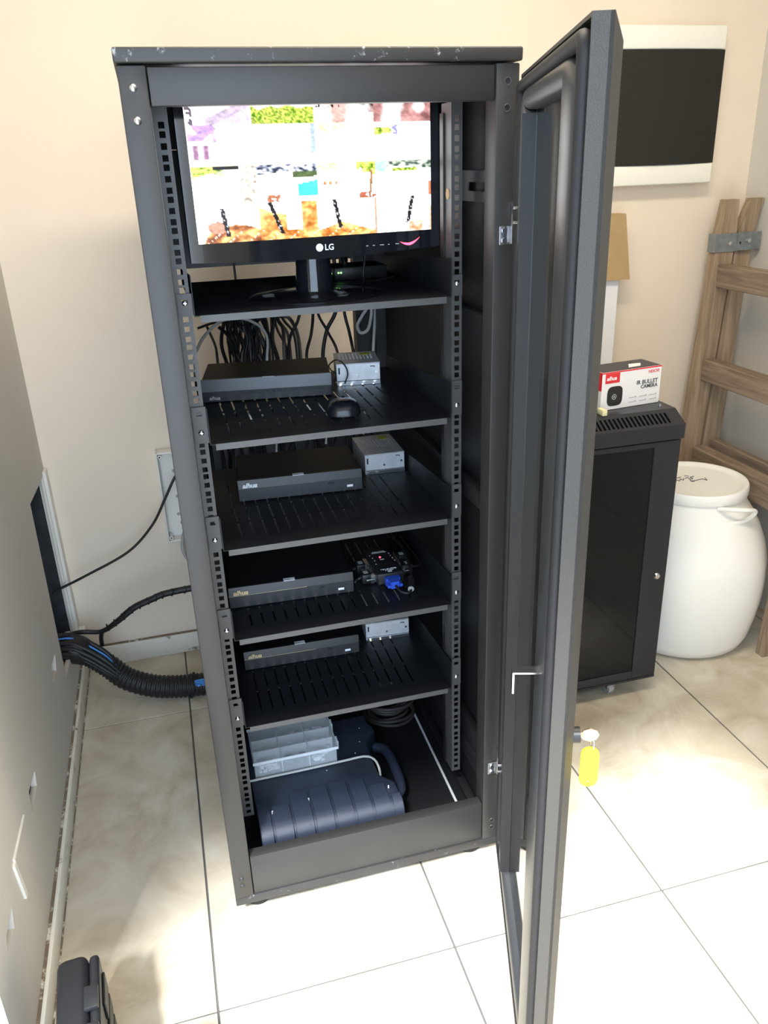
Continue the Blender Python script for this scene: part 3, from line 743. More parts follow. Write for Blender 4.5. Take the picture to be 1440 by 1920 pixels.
# ------------------------------------------------------------------ video recorders
def recorder(style, label, loc, rotz, w=0.268, d=0.19, h=0.048):
    """local: front face at y = 0, from x = 0 to w"""
    t = thing('video_recorder', label, 'video recorder', loc, rotz, 'video recorders on the rack shelves', local=True)
    t['label'] = label
    build('casing', MB().rbox(0.0015, w - 0.0015, 0.0005, d, 0.003, h - 0.002, 0.0012, 1), satinblack, t, 30)
    for fx in (0.02, w - 0.02):
        for fy in (0.02, d - 0.02): build('foot', MB().cyl((fx, fy, 0), 0.007, 0.003, n=12), rubber, t)
    fm = FRONT((0, 0, 0))
    if style == 'grey':
        build('front_panel', MB().hexa([(0, -0.010, 0.002), (w, -0.010, 0.002), (w, 0.0, 0.002), (0, 0.0, 0.002), (0, -0.010, 0.023), (w, -0.010, 0.023), (w, 0.0, 0.023), (0, 0.0, 0.023)]), dvrgrey2, t)
        build('front_band', MB().hexa([(0, -0.011, 0.0235), (w, -0.011, 0.0235), (w, 0.0, 0.0235), (0, 0.0, 0.0235), (0, -0.007, h), (w, -0.007, h), (w, 0.0, h), (0, 0.0, h)]), dvrgrey, t)
        for k in range(3):
            for i in range(14): build('vent_slit', MB().box(w * 0.30 + i * 0.0125, w * 0.30 + i * 0.0125 + 0.010, -0.0104, -0.0098, 0.0155 + k * 0.0026, 0.0167 + k * 0.0026), rubber, t)
        build('logo', text_mb('alhua', 0.011, FRONT((0.014, -0.0102, 0.006)), shear=0.25, bold=0.0002), greyink, t)
        build('sticker', MB().box(w * 0.47, w * 0.56, -0.0075, -0.003, h - 0.0002, h + 0.0002), whiteink, t)
    else:
        build('front_panel', MB().hexa([(0, -0.009, 0.002), (w, -0.009, 0.002), (w, 0.0, 0.002), (0, 0.0, 0.002), (0, -0.0075, 0.029), (w, -0.0075, 0.029), (w, 0.0, 0.029), (0, 0.0, 0.029)]), dvrgrey2, t)
        build('front_band', MB().hexa([(0, -0.010, 0.0300), (w, -0.010, 0.0300), (w, 0.0, 0.0300), (0, 0.0, 0.0300), (0, -0.006, h), (w, -0.006, h), (w, 0.0, h), (0, 0.0, h)]), blackplastic, t)
        build('gold_line', MB().box(0.0, w * 0.62, -0.0098, -0.0078, 0.0292, 0.0301), goldink if style == 'gold' else dvrgrey, t)
        build('logo', text_mb('alhua', 0.0150, FRONT((0.009, -0.0100, 0.0318)), shear=0.25, bold=0.0005), goldink if style == 'gold' else whiteink, t)
        build('sticker', MB().box(w * 0.44, w * 0.53, -0.0062, 0.006, h - 0.0003, h + 0.0004), whiteink, t)
        build('sticker', MB().box(w - 0.034, w - 0.021, -0.0097, -0.0085, 0.0100, 0.0150), whiteink, t)
        build('sticker_print', text_mb('alhua', 0.0055, frame((w * 0.445, -0.003, h + 0.0005), (1, 0, 0), (0, 1, 0), (0, 0, 1))), darkink, t)
        build('usb_port', MB().box(w - 0.075, w - 0.062, -0.0094, -0.009, 0.0205, 0.0240), rubber, t)
    return t
E_ = 0.0006
recorder('grey', 'grey-fronted video recorder beside the mouse on the second shelf', (0.0755, 0.397, ZS[2] + E_), math.atan2(-0.0413, 0.2688), 0.272, 0.16)
recorder('plain', 'black video recorder with white lettering on the third shelf', (0.1240, 0.341, ZS[3] + E_), math.atan2(-0.0178, 0.2683), 0.269, 0.17)
recorder('gold', 'black video recorder with gold lettering beside the splitter on the fourth shelf', (0.0725, 0.236, ZS[4] + E_), math.atan2(-0.0102, 0.2667), 0.267, 0.17)
recorder('gold', 'black video recorder with gold stripe on the lowest shelf', (0.0925, 0.317, ZS[5] + E_), math.atan2(-0.0074, 0.2699), 0.270, 0.17)

# ------------------------------------------------------------------ power supplies
def supply(label, loc, rotz, w=0.097, d=0.155, h=0.047, yellow=True):
    t = thing('power_supply', label, 'power supply', loc, rotz, 'silver power supplies on the rack shelves', local=True)
    bmx = MB().box(0.001, w - 0.001, 0.0, d, 0.0, 0.006).box(0.001, 0.0025, 0.0, d, 0.006, h - 0.002).box(w - 0.0025, w - 0.001, 0.0, d, 0.006, h - 0.002)
    build('chassis', bmx, galv, t)
    # perforated cover
    xs = [0.0]; 
    for i in range(10): xs += [0.010 + i * 0.008, 0.010 + i * 0.008 + 0.004]
    xs.append(w)
    ys = [0.0]
    for i in range(8): ys += [0.045 + i * 0.008, 0.045 + i * 0.008 + 0.004]
    ys.append(d)
    build('cover', MB().gridplate(xs, ys, lambda i, j: i % 2 == 1 and j % 2 == 1, 0.001, frame((0, 0, h - 0.001), (1, 0, 0), (0, 1, 0), (0, 0, 1))), galv, t)
    build('end_plate', MB().rbox(0.0005, w - 0.0005, -0.0015, 0.0, 0.009, h - 0.001, 0.0006, 1), galv, t)
    build('flange', MB().box(0.003, w - 0.001, -0.005, -0.0016, 0.0, 0.0085), steel, t)
    build('slot', MB().box(0.005, 0.0085, -0.0019, -0.0014, h - 0.022, h - 0.008), rubber, t)
    build('slot', MB().box(w - 0.022, w - 0.012, -0.0019, -0.0014, h - 0.0085, h - 0.0065).box(w - 0.0135, w - 0.012, -0.0019, -0.0014, h - 0.011, h - 0.0085), rubber, t)
    build('screw', MB().cyl((w * 0.48, -0.0025, 0.020), 0.0028, 0.0012, axis=1, n=12), steel, t)
    build('screw', MB().cyl((w - 0.008, -0.0025, 0.026), 0.0028, 0.0012, axis=1, n=12), steel, t)
    if yellow:
        build('yellow_label', MB().box(w * 0.62, w * 0.86, d - 0.036, d - 0.012, h + 0.0001, h + 0.0006), yellowlabel, t)
    build('inner_board', MB().box(0.006, w - 0.006, 0.006, d - 0.004, 0.0065, 0.030), dvrgrey2, t)
    return t
supply('silver power supply at the right end of the grey recorder', (0.3700, 0.4250, ZS[2] + E_), math.atan2(-0.0156, 0.0976), 0.098, 0.120)
supply('silver power supply with yellow labels on the third shelf', (0.4200, 0.402, ZS[3] + E_), math.radians(-1.5), 0.0950, 0.140)
supply('silver power supply on the lowest shelf above the tool case', (0.3900, 0.3455, ZS[5] + E_), math.atan2(-0.0073, 0.110), 0.108, 0.150, yellow=False)

# ------------------------------------------------------------------ mouse
mouse = thing('computer_mouse', 'glossy black computer mouse on the second shelf', 'mouse', (0.338, 0.215, ZS[2] + E_), math.radians(78), local=True)
mb = MB(); n1_, n2_ = 28, 10
vs = []; fs = []
for j in range(n2_ + 1):
    ph = (j / n2_) * math.pi / 2
    for i in range(n1_):
        a = 2 * math.pi * i / n1_
        ca_, sa_ = math.cos(a), math.sin(a)
        ex = 0.7
        px = 0.050 * math.copysign(abs(ca_) ** ex, ca_) * math.cos(ph) ** 0.6; py = (0.033 - 0.004 * ca_) * math.copysign(abs(sa_) ** ex, sa_) * math.cos(ph) ** 0.6
        vs.append((px, py, 0.003 + 0.024 * math.sin(ph) * (1 - 0.25 * (px / 0.05))))
for j in range(n2_):
    for i in range(n1_): fs.append((j * n1_ + i, j * n1_ + (i + 1) % n1_, (j + 1) * n1_ + (i + 1) % n1_, (j + 1) * n1_ + i))
mb.add(vs, fs); mb.f.append(tuple(range(n1_))[::-1])
build('shell', mb, mat('mouse_plastic', (0.012, 0.012, 0.016), 0.22), mouse, 60)
build('underside', MB().cyl((0, 0, 0), 0.026, 0.003, n=20), rubber, mouse)
build('scroll_wheel', MB().cyl((0.026, -0.003, 0.0185), 0.007, 0.006, axis=1, n=16), rubber, mouse, 40)
loose('mouse_cable', [(0.349, 0.268, ZS[2] + 0.012), (0.350, 0.300, ZS[2] + 0.004), (0.338, 0.325, ZS[2] + 0.010), (0.345, 0.322, ZS[2] + 0.052), (0.345, 0.352, ZS[2] + 0.0525), (0.350, 0.40, ZS[2] + 0.053), (0.37, 0.415, ZS[2] + 0.06), (0.385, 0.408, ZS[2] + 0.05), (0.392, 0.405, ZS[2] + 0.03), (0.384, 0.405, ZS[2] + 0.008)], 0.0016, cablek, 'thin black mouse lead running over the grey recorder', 'cable', n=6)

# ------------------------------------------------------------------ video splitter on the fourth shelf
z4 = ZS[4] + E_
sp = thing('video_splitter', 'flat black video splitter with a red light and side plugs on the fourth shelf', 'splitter', (0.424, 0.29, z4))
build('body', MB().rbox(0.394, 0.456, 0.222, 0.356, z4 + 0.002, z4 + 0.030, 0.004, 3), blackplastic, sp, 30)
for fx in (0.400, 0.450):
    for fy in (0.23, 0.348): build('foot', MB().cyl((fx, fy, z4), 0.004, 0.002, n=10), rubber, sp)
UP = lambda x, y: frame((x, y, z4 + 0.0303), (1, 0, 0), (0, 1, 0), (0, 0, 1))
build('print', text_mb('VGA SPLITTER', 0.0058, UP(0.4255, 0.240), align='CENTER'), whiteink, sp)
build('print', text_mb('4 PORTS', 0.0050, UP(0.4255, 0.2345), align='CENTER'), whiteink, sp)
build('print', MB().box(0.421, 0.430, 0.2275, 0.2325, z4 + 0.0301, z4 + 0.0305), whiteink, sp)
build('print', MB().box(0.411, 0.440, 0.3320, 0.3335, z4 + 0.0301, z4 + 0.0305).box(0.409, 0.443, 0.3270, 0.3285, z4 + 0.0301, z4 + 0.0305), whiteink, sp)
for (px, py) in ((0.402, 0.318), (0.405, 0.304), (0.4065, 0.290), (0.405, 0.272), (0.447, 0.318), (0.4475, 0.305), (0.449, 0.292), (0.4505, 0.278)):
    build('print_dot', MB().box(px - 0.001, px + 0.001, py - 0.002, py + 0.002, z4 + 0.0301, z4 + 0.0305), whiteink, sp)
build('print', MB().box(0.420, 0.429, 0.2905, 0.2935, z4 + 0.0301, z4 + 0.0305), whiteink, sp)
build('power_light', MB().cyl((0.4225, 0.3035, z4 + 0.0301), 0.0022, 0.001, n=12), ledred, sp)
for yy in (0.252, 0.300):
    build('port', MB().box(0.3905, 0.394, yy - 0.017, yy + 0.017, z4 + 0.006, z4 + 0.024), steel, sp)
    build('port', MB().box(0.456, 0.4595, yy - 0.003, yy + 0.031, z4 + 0.006, z4 + 0.024), steel, sp)
build('port', MB().box(0.410, 0.442, 0.2195, 0.222, z4 + 0.006, z4 + 0.024), steel, sp)
def side_plug(label, x, y, sgn, end):
    t = thing('video_plug', label, 'plug', (x, y, z4))
    build('plug_body', MB().rbox(min(x, x + sgn * 0.026), max(x, x + sgn * 0.026), y - 0.014, y + 0.014, z4 + 0.004, z4 + 0.026, 0.002, 2), blackplastic, t, 30)
    for dy in (-0.0175, 0.0175):
        build('thumb_screw', MB().cyl((x if sgn > 0 else x - 0.018, y + dy, z4 + 0.015), 0.0032, 0.018, axis=0, n=10), steel, t, 40)
    build('metal_shell', MB().box(min(x, x + sgn * 0.007), max(x, x + sgn * 0.007), y - 0.0150, y + 0.0150, z4 + 0.0035, z4 + 0.0275), steel, t)
    build('hood_mark', MB().box(min(x + sgn * 0.011, x + sgn * 0.021), max(x + sgn * 0.011, x + sgn * 0.021), y - 0.006, y + 0.006, z4 + 0.0261, z4 + 0.0268), cableg, t)
    build('cord', MB().tube([(x + sgn * 0.026, y, z4 + 0.015)] + end, 0.0035), cablek, t, 60)
    return t
side_plug('black video plug on the left side of the splitter, nearer the shelf front', 0.3903, 0.250, -1, [(0.356, 0.250, z4 + 0.012), (0.345, 0.262, z4 + 0.007), (0.346, 0.44, z4 + 0.006)])
side_plug('black video plug on the left side of the splitter, farther back', 0.3903, 0.300, -1, [(0.358, 0.300, z4 + 0.012), (0.356, 0.33, z4 + 0.007), (0.37, 0.46, z4 + 0.006)])
side_plug('black video plug on the right side of the splitter, nearer the shelf front', 0.4597, 0.266, 1, [(0.500, 0.270, z4 + 0.012), (0.5145, 0.30, z4 + 0.008), (0.512, 0.45, z4 + 0.006)])
side_plug('black video plug on the right side of the splitter, farther back', 0.4597, 0.314, 1, [(0.494, 0.318, z4 + 0.012), (0.503, 0.345, z4 + 0.010), (0.495, 0.47, z4 + 0.006)])
bl = thing('blue_video_plug', 'blue video plug with looping black cord at the front of the splitter', 'plug', (0.426, 0.205, z4))
mb = MB().plate([(-0.016, -0.009), (0.016, -0.009), (0.016, 0.009), (-0.016, 0.009)], [], 0.012, frame((0.426, 0.2190, z4 + 0.015), (1, 0, 0), (0, 0, 1), (0, -1, 0)))
mb.hexa([(0.417, 0.190, z4 + 0.007), (0.435, 0.190, z4 + 0.007), (0.439, 0.207, z4 + 0.006), (0.413, 0.207, z4 + 0.006), (0.417, 0.190, z4 + 0.023), (0.435, 0.190, z4 + 0.023), (0.439, 0.207, z4 + 0.024), (0.413, 0.207, z4 + 0.024)])
build('plug_body', mb, vgablue, bl)
for dx in (-0.0135, 0.0135):
    build('thumb_screw', MB().cyl((0.426 + dx, 0.190, z4 + 0.013), 0.0038, 0.018, axis=1, n=12), vgablue, bl, 40)
build('cord', MB().tube([(0.427, 0.190, z4 + 0.013), (0.434, 0.172, z4 + 0.007), (0.447, 0.165, z4 + 0.005), (0.4555, 0.172, z4 + 0.007), (0.463, 0.190, z4 + 0.012), (0.472, 0.235, z4 + 0.032), (0.484, 0.34, z4 + 0.034), (0.482, 0.45, z4 + 0.010)], 0.0032), cablek, bl, 60)
build('ferrite_bead', MB().tube([(0.4565, 0.174, z4 + 0.0095), (0.4625, 0.1885, z4 + 0.013), (0.466, 0.205, z4 + 0.020)], 0.0075, n=12), blackplastic, bl, 60)
build('bead_end', MB().cyl((0.4558, 0.1712, z4 + 0.0095), 0.0068, 0.003, axis=1, n=14), cableg, bl, 40)

# ------------------------------------------------------------------ bottom of the rack: tool case and the things on it
zb = 0.0706; zc = 0.164
case = thing('tool_case', 'dark blue-grey moulded tool case lying in the bottom of the rack', 'tool case', (0.23, 0.23, zb))
def bumps(y0, y1, x, depth, k=0): return []
outl = [(0.072, 0.062), (0.395, 0.056), (0.397, 0.088), (0.386, 0.098), (0.396, 0.108), (0.396, 0.140), (0.366, 0.172), (0.366, 0.292), (0.397, 0.332), (0.397, 0.350), (0.388, 0.372), (0.390, 0.405), (0.072, 0.405)]
bm = bmesh.new()
vb = [bm.verts.new((x, y, zb + 0.004)) for x, y in outl]; vt = [bm.verts.new((x, y, zc)) for x, y in outl]
bm.faces.new(vb[::-1]); ftop = bm.faces.new(vt)
L = len(outl)
for i in range(L): bm.faces.new((vb[i], vb[(i + 1) % L], vt[(i + 1) % L], vt[i]))
edges = [e for e in bm.edges if all(abs(v.co.z - zc) < 1e-6 for v in e.verts)]
front = [e for e in edges if all(v.co.y < 0.07 for v in e.verts)]
rest = [e for e in edges if e not in front]
bmesh.ops.bevel(bm, geom=front, offset=0.034, segments=6, profile=0.5, affect='EDGES', clamp_overlap=True)
edges = [e for e in bm.edges if all(abs(v.co.z - zc) < 1e-5 for v in e.verts) and min(v.co.y for v in e.verts) > 0.1]
bmesh.ops.bevel(bm, geom=edges, offset=0.006, segments=2, profile=0.5, affect='EDGES', clamp_overlap=True)
build('shell', MB().bm(bm), casemat, case, 50)
# raised front ribs wrapping over the rounded edge
rx = [0.072, 0.1015, 0.1465, 0.1925, 0.2390, 0.2845, 0.3270, 0.3700, 0.397]
def edge_profile(o):
    R = 0.034 + o; cy = 0.059 + 0.034; czz = zc - 0.034
    return [(cy - R * math.cos(math.radians(a)), czz + R * math.sin(math.radians(a))) for a in range(0, 91, 15)]
for i in range(8):
    a, b = rx[i] + 0.0032, rx[i + 1] - 0.0032
    if i == 0: a = 0.073
    yend = (0.155, 0.135, 0.165, 0.168, 0.170, 0.165, 0.135, 0.082)[i]
    pro = [(0.0525, zb + 0.010)] + edge_profile(0.0065) + [(yend, zc + 0.0065), (yend + 0.008, zc - 0.001)]
    if i == 7: pro = [(0.0525, zb + 0.010)] + edge_profile(0.0065) + [(0.098, zc - 0.001)]
    vs = [(x, y, z) for x in (a, b) for y, z in pro]; k = len(pro)
    fs = [(j, j + 1, k + j + 1, k + j) for j in range(k - 1)] + [tuple(range(k)), tuple(range(k, 2 * k))[::-1], (0, k, 2 * k - 1, k - 1)]
    build('front_rib', MB().add(vs, fs), casemat, case, 35)
build('handle', MB().tube([(0.392, 0.322, 0.120), (0.412, 0.306, 0.122), (0.419, 0.280, 0.122), (0.421, 0.225, 0.122), (0.418, 0.175, 0.122), (0.411, 0.150, 0.121), (0.392, 0.134, 0.120)], 0.0125, n=12), casemat, case, 60)
for (x, y) in ((0.362, 0.352), (0.350, 0.300), (0.330, 0.262), (0.250, 0.222), (0.375, 0.120), (0.105, 0.120), (0.19, 0.135)):
    build('scuff', MB().cyl((x, y, zc - 0.0002), 0.0017, 0.0072 if y < 0.15 else 0.0006, n=8), whiteink, case)
zo = zc + 0.0008
org = thing('organizer_box', 'clear plastic compartment box of small parts on the tool case', 'organizer box', (0.182, 0.305, zo))
ox0, ox1, oy0, oy1, oz1 = 0.083, 0.281, 0.2440, 0.368, zo + 0.047
build('tray', MB().box(ox0, ox1, oy0, oy1, zo, zo + 0.0015).box(ox0, ox0 + 0.0015, oy0, oy1, zo + 0.0015, oz1 - 0.003).box(ox1 - 0.0015, ox1, oy0, oy1, zo + 0.0015, oz1 - 0.003)
      .box(ox0 + 0.0015, ox1 - 0.0015, oy0, oy0 + 0.0015, zo + 0.0015, oz1 - 0.003).box(ox0 + 0.0015, ox1 - 0.0015, oy1 - 0.0015, oy1, zo + 0.0015, oz1 - 0.003), clearbox, org)
build('lid', MB().rbox(ox0 - 0.002, ox1 + 0.002, oy0 - 0.002, oy1 + 0.002, oz1 - 0.0029, oz1, 0.001, 1), clearbox, org)
build('lid_rim', MB().box(ox0 - 0.003, ox1 + 0.003, oy0 - 0.0035, oy0 - 0.0021, oz1 - 0.007, oz1 + 0.0005).box(ox1 + 0.0021, ox1 + 0.0035, oy0 - 0.003, oy1 + 0.003, oz1 - 0.007, oz1 + 0.0005).box(ox0 - 0.003, ox1 + 0.003, oy1 + 0.0021, oy1 + 0.0035, oz1 - 0.007, oz1 + 0.0005), cleardiv, org)
for x in (ox0 + 0.066, ox0 + 0.132):
    build('divider', MB().box(x - 0.001, x + 0.001, oy0 + 0.002, oy1 - 0.002, zo + 0.002, oz1 - 0.004), cleardiv, org)
for y in (oy0 + 0.042, oy0 + 0.083):
    build('divider', MB().box(ox0 + 0.002, ox1 - 0.002, y - 0.001, y + 0.001, zo + 0.002, oz1 - 0.004), cleardiv, org)
for y in (oy0 + 0.025, oy1 - 0.03):
    build('latch', MB().rbox(ox1 + 0.0036, ox1 + 0.0085, y - 0.012, y + 0.012, oz1 - 0.022, oz1 + 0.001, 0.0015, 1), cleardiv, org)
fillc = [(0.62, 0.64, 0.62), (0.10, 0.12, 0.15), (0.75, 0.77, 0.78), (0.40, 0.36, 0.26), (0.55, 0.58, 0.60), (0.80, 0.80, 0.76), (0.30, 0.33, 0.36), (0.66, 0.62, 0.52), (0.72, 0.74, 0.76)]
for i in range(9):
    cx = ox0 + 0.033 + (i % 3) * 0.066; cy = oy0 + 0.021 + (i // 3) * 0.041
    mb = MB()
    for k in range(34):
        px, py = cx + random.uniform(-0.022, 0.022), cy + random.uniform(-0.012, 0.012); s_ = random.uniform(0.002, 0.004); pz = zo + 0.0022 + random.uniform(0, 0.022)
        mb.rbox(px - s_ * 1.6, px + s_ * 1.6, py - s_, py + s_, pz, pz + s_ * 2, 0.0006, 1)
    o = build('small_parts', mb, mat('small_parts_%d' % i, fillc[i], 0.45), org); o['kind'] = 'stuff'
loose('network_cable', [(0.067, 0.236, zo + 0.0032), (0.123, 0.2365, zo + 0.0032), (0.201, 0.2365, zo + 0.0032), (0.294, 0.2385, zo + 0.0032), (0.347, 0.2385, zo + 0.0034), (0.3675, 0.222, zo + 0.0025), (0.3735, 0.200, zo - 0.008), (0.374, 0.19, 0.13), (0.374, 0.19, 0.0745)], 0.0030, cablew, 'cream cable lying across the tool case', n=8)
# coil of dark cable behind the case
coil = MB()
for k in range(13):
    R = 0.058 + random.uniform(-0.012, 0.014); zz = zb + 0.0098 + (k // 2) * 0.0105 ; ph = random.uniform(0, 6)
    cxk, cyk = 0.478 + random.uniform(-0.004, 0.004), 0.505 + random.uniform(-0.004, 0.004)
    coil.tube([(cxk + R * math.cos(a + ph), cyk + R * 0.95 * math.sin(a + ph), zz + 0.004 * math.sin(2 * a)) for a in [2 * math.pi * i / 14 for i in range(14)]], 0.0048, n=7, sub=3, closed=True)
o = build('cable_coil', coil, copper, origin=(0.478, 0.505, zb), smooth=60); tag(o, 'coil of dark cable behind the tool case in the rack bottom', 'cable coil')
rod = build('metal_rod', MB().cyl((0, 0, 0), 0.0033, 0.475, n=12, M=frame((0.5425, 0.105, zb + 0.0038), (1, 0, 0), (0, 0, 1), (0.017, 0.9998, 0))), rod_m, origin=(0.545, 0.33, zb), smooth=40)
tag(rod, 'thin shiny metal rod lying on the floor of the rack', 'rod')

# ------------------------------------------------------------------ cables hanging at the back of the rack (second level)
YC = 0.745
def cb(pts, up=True):
    P = [(x, YC + random.uniform(-0.012, 0.012), z) for x, _, z in pts]
    if up: P = [(P[0][0], YC + 0.01, 1.30)] + P
    P.append((P[-1][0] + 0.004, YC - 0.02, 0.985))
    return P
loose('video_cable', cb([(0.385, 0, 1.169), (0.379, 0, 1.103), (0.360, 0, 1.050)]), 0.0040, cablek, 'black cable hanging straight down the middle of the open rack back')
loose('video_cable', cb([(0.394, 0, 1.168), (0.419, 0, 1.106), (0.442, 0, 1.054)]), 0.0035, cablek, 'thin black cable slanting down to the right, crossing a thicker one')
P = cb([(0.452, 0, 1.164), (0.422, 0, 1.103), (0.406, 0, 1.039)]); P = [(x, y + 0.018, z) for x, y, z in P]
loose('video_cable', P, 0.0052, cablek, 'thick black cable slanting down to the left behind the silver supply')
loose('video_cable', cb([(0.464, 0, 1.163), (0.474, 0, 1.102), (0.485, 0, 1.054)]), 0.0040, cablek, 'black cable beside the rear post of the rack')
loose('network_cable', [(0.529, YC, 1.26), (0.527, YC, 1.165), (0.513, YC, 1.138), (0.499, YC, 1.114), (0.506, YC, 1.094), (0.523, YC - 0.006, 1.100), (0.531, YC - 0.012, 1.126), (0.535, YC - 0.012, 1.161), (0.534, YC - 0.012, 1.26)], 0.0042, cablew, 'cream cable hung in a loop beside the rear post')
loose('network_cable', [(0.543, YC - 0.03, 1.26), (0.541, YC - 0.03, 1.164), (0.536, YC - 0.03, 1.108), (0.530, YC - 0.03, 1.042), (0.53, YC - 0.02, 0.97)], 0.0042, cablew, 'cream cable hanging straight beside the cream loop')
loose('network_cable', [(0.080, YC, 0.98), (0.080, YC, 1.061), (0.092, YC, 1.092), (0.116, YC, 1.124), (0.157, YC, 1.152), (0.202, YC, 1.155), (0.242, YC, 1.137), (0.261, YC, 1.112), (0.264, YC, 1.084), (0.259, YC, 1.05), (0.258, YC, 0.98)], 0.0038, cablew, 'cream cable arching over the black cable tangle')
tang = MB()
T = [[(0.296, 1.155), (0.327, 1.142), (0.346, 1.102), (0.351, 1.044)], [(0.296, 1.148), (0.309, 1.115), (0.307, 1.048)], [(0.307, 1.151), (0.334, 1.106), (0.340, 1.045)], [(0.299, 1.144), (0.321, 1.104), (0.325, 1.046)],
     [(0.292, 1.162), (0.278, 1.100), (0.287, 1.042)], [(0.294, 1.127), (0.315, 1.072), (0.316, 1.043)], [(0.286, 1.159), (0.283, 1.100), (0.280, 1.043)], [(0.353, 1.168), (0.349, 1.140), (0.340, 1.120), (0.324, 1.093), (0.315, 1.04)],
     [(0.187, 1.139), (0.196, 1.100), (0.191, 1.048)], [(0.210, 1.134), (0.217, 1.098), (0.205, 1.046)], [(0.228, 1.136), (0.245, 1.096), (0.247, 1.042)], [(0.204, 1.141), (0.232, 1.104), (0.233, 1.044)], [(0.176, 1.137), (0.185, 1.091), (0.184, 1.048)],
     [(0.248, 1.120), (0.258, 1.084), (0.262, 1.045)], [(0.097, 1.133), (0.139, 1.143), (0.176, 1.140), (0.219, 1.119), (0.249, 1.096), (0.26, 1.04)], [(0.121, 1.134), (0.136, 1.085), (0.138, 1.045)], [(0.148, 1.136), (0.170, 1.110), (0.179, 1.067), (0.178, 1.042)],
     [(0.265, 1.161), (0.242, 1.138), (0.200, 1.135), (0.171, 1.158)], [(0.20, 1.13), (0.225, 1.11), (0.222, 1.05)], [(0.215, 1.125), (0.21, 1.09), (0.215, 1.045)], [(0.24, 1.125), (0.237, 1.09), (0.225, 1.045)], [(0.19, 1.125), (0.206, 1.09), (0.198, 1.045)]]
for i, q in enumerate(T):
    yy = YC + 0.012 + 0.035 * random.random()
    pts = [(x, yy + random.uniform(-0.004, 0.004), z) for x, z in q]
    if i not in (14, 15, 16, 17): pts = [(0.5 * pts[0][0] + 0.5 * (0.29 if i < 8 else 0.215), yy, 1.24)] + pts
    pts.append((pts[-1][0], yy, 0.95))
    tang.tube(pts, random.choice((0.0035, 0.004, 0.0048)), n=6, sub=6)
for i in range(16):      # more strands in the left part of the tangle
    x = 0.165 + 0.0075 * i + random.uniform(-0.006, 0.006); yy = YC + 0.015 + 0.03 * random.random()
    tang.tube([(0.22 + 0.3 * (x - 0.22), yy, 1.235), (x, yy, 1.15), (x + random.uniform(-0.02, 0.02), yy, 1.09), (x + random.uniform(-0.015, 0.015), yy, 1.03), (x, yy, 0.95)], 0.0048, n=6, sub=6)
for i in range(26):      # a second mess of cables one level lower, seen over the recorders
    x = 0.09 + 0.016 * i + random.uniform(-0.01, 0.01); yy = YC - 0.02 + 0.05 * random.random()
    tang.tube([(x, yy, 0.945), (x + random.uniform(-0.03, 0.03), yy - 0.03, 0.88), (x + random.uniform(-0.04, 0.04), yy, 0.80), (x, yy + 0.01, 0.62)], 0.004, n=5, sub=5)
o = build('cable_tangle', tang, cablek, origin=(0.26, YC, 0.62), smooth=60); tag(o, 'tangle of black cables hanging at the open back of the rack', 'cables', kind='stuff')
for i, (x, zt) in enumerate(((0.20, 0.925), (0.33, 0.935), (0.43, 0.95))):
    lab = ('white connector at the left of the cables behind the third shelf', 'white connector in the middle of the cables behind the third shelf', 'white connector nearest the silver supply behind the third shelf')[i]
    t = thing('cable_connector', lab, 'connector', (x, 0.64, zt))
    build('housing', MB().rbox(x - 0.018, x + 0.018, 0.630, 0.652, zt, zt + 0.016, 0.002, 1), white, t, 30)
    build('lead', MB().tube([(x + 0.018, 0.64, zt + 0.008), (x + 0.04, 0.645, zt + 0.004), (x + 0.055, 0.65, zt - 0.03), (x + 0.05, 0.655, zt - 0.10)], 0.003), cablew, t, 60)

# ------------------------------------------------------------------ left: cables from the wall chase to the rack
bun = thing('cable_bundle', 'thick black corrugated cable bundle running from the wall opening into the rack', 'cable bundle', (-0.2, 0.93, 0.0))
bp_ = [(-0.410, 0.945, 0.205), (-0.372, 0.950, 0.188), (-0.335, 0.950, 0.160), (-0.285, 0.935, 0.120), (-0.235, 0.915, 0.075), (-0.165, 0.895, 0.047), (-0.095, 0.882, 0.037), (-0.030, 0.872, 0.036), (0.04, 0.866, 0.037)]
def corr(t):
    if t < 0.26: return 1.05 + 0.25 * math.sin(t / 0.26 * math.pi)
    return (1.0 + 0.055 * math.sin(t * 260)) 
build('corrugated_sheath', MB().tube(bp_, 0.034, n=20, sub=24, rfun=corr), cablek, bun, 60)
for i in range(6):
    a = -0.6 + i * 0.45
    off = (0.0, -0.036 * math.cos(a), 0.034 * math.sin(a) + 0.010)
    build('loose_cable', MB().tube([(-0.415, 0.93 + off[1], 0.205 + off[2])] + [(p[0], p[1] + off[1] * 1.05, p[2] + off[2] * 1.05) for p in bp_[1:4]] + [(-0.25, 0.92 + off[1] * 0.7, 0.086 + off[2] * 0.7)], 0.0075 if i != 4 else 0.003, n=8), cableb if i == 4 else cablek, bun, 60)
for i in range(4):
    build('blue_wire', MB().tube([(-0.036, 0.868 - 0.024, 0.050 + 0.006 * i), (-0.010, 0.862 - 0.020, 0.052 + 0.0062 * i), (0.02, 0.860 - 0.02, 0.050 + 0.006 * i)], 0.0032, n=6), cableb, bun, 60)
for x_, y_, z_ in ((-0.262, 0.925, 0.098), (-0.045, 0.874, 0.036)):
    build('cable_tie', MB().tube([(x_ + 0.010 * math.sin(a), y_ + 0.0385 * math.cos(a), z_ + 0.0385 * math.sin(a) * 0.95) for a in [2 * math.pi * i / 14 for i in range(14)]], 0.0028, n=6, sub=2, closed=True).box(x_ - 0.003, x_ + 0.003, y_ - 0.018, y_ - 0.011, z_ + 0.036, z_ + 0.050), rubber, bun, 60)
wr = thing('wrapped_cable', 'spiral-wrapped black cable rising from the bundle to the rack', 'cable', (-0.2, 0.98, 0.2))
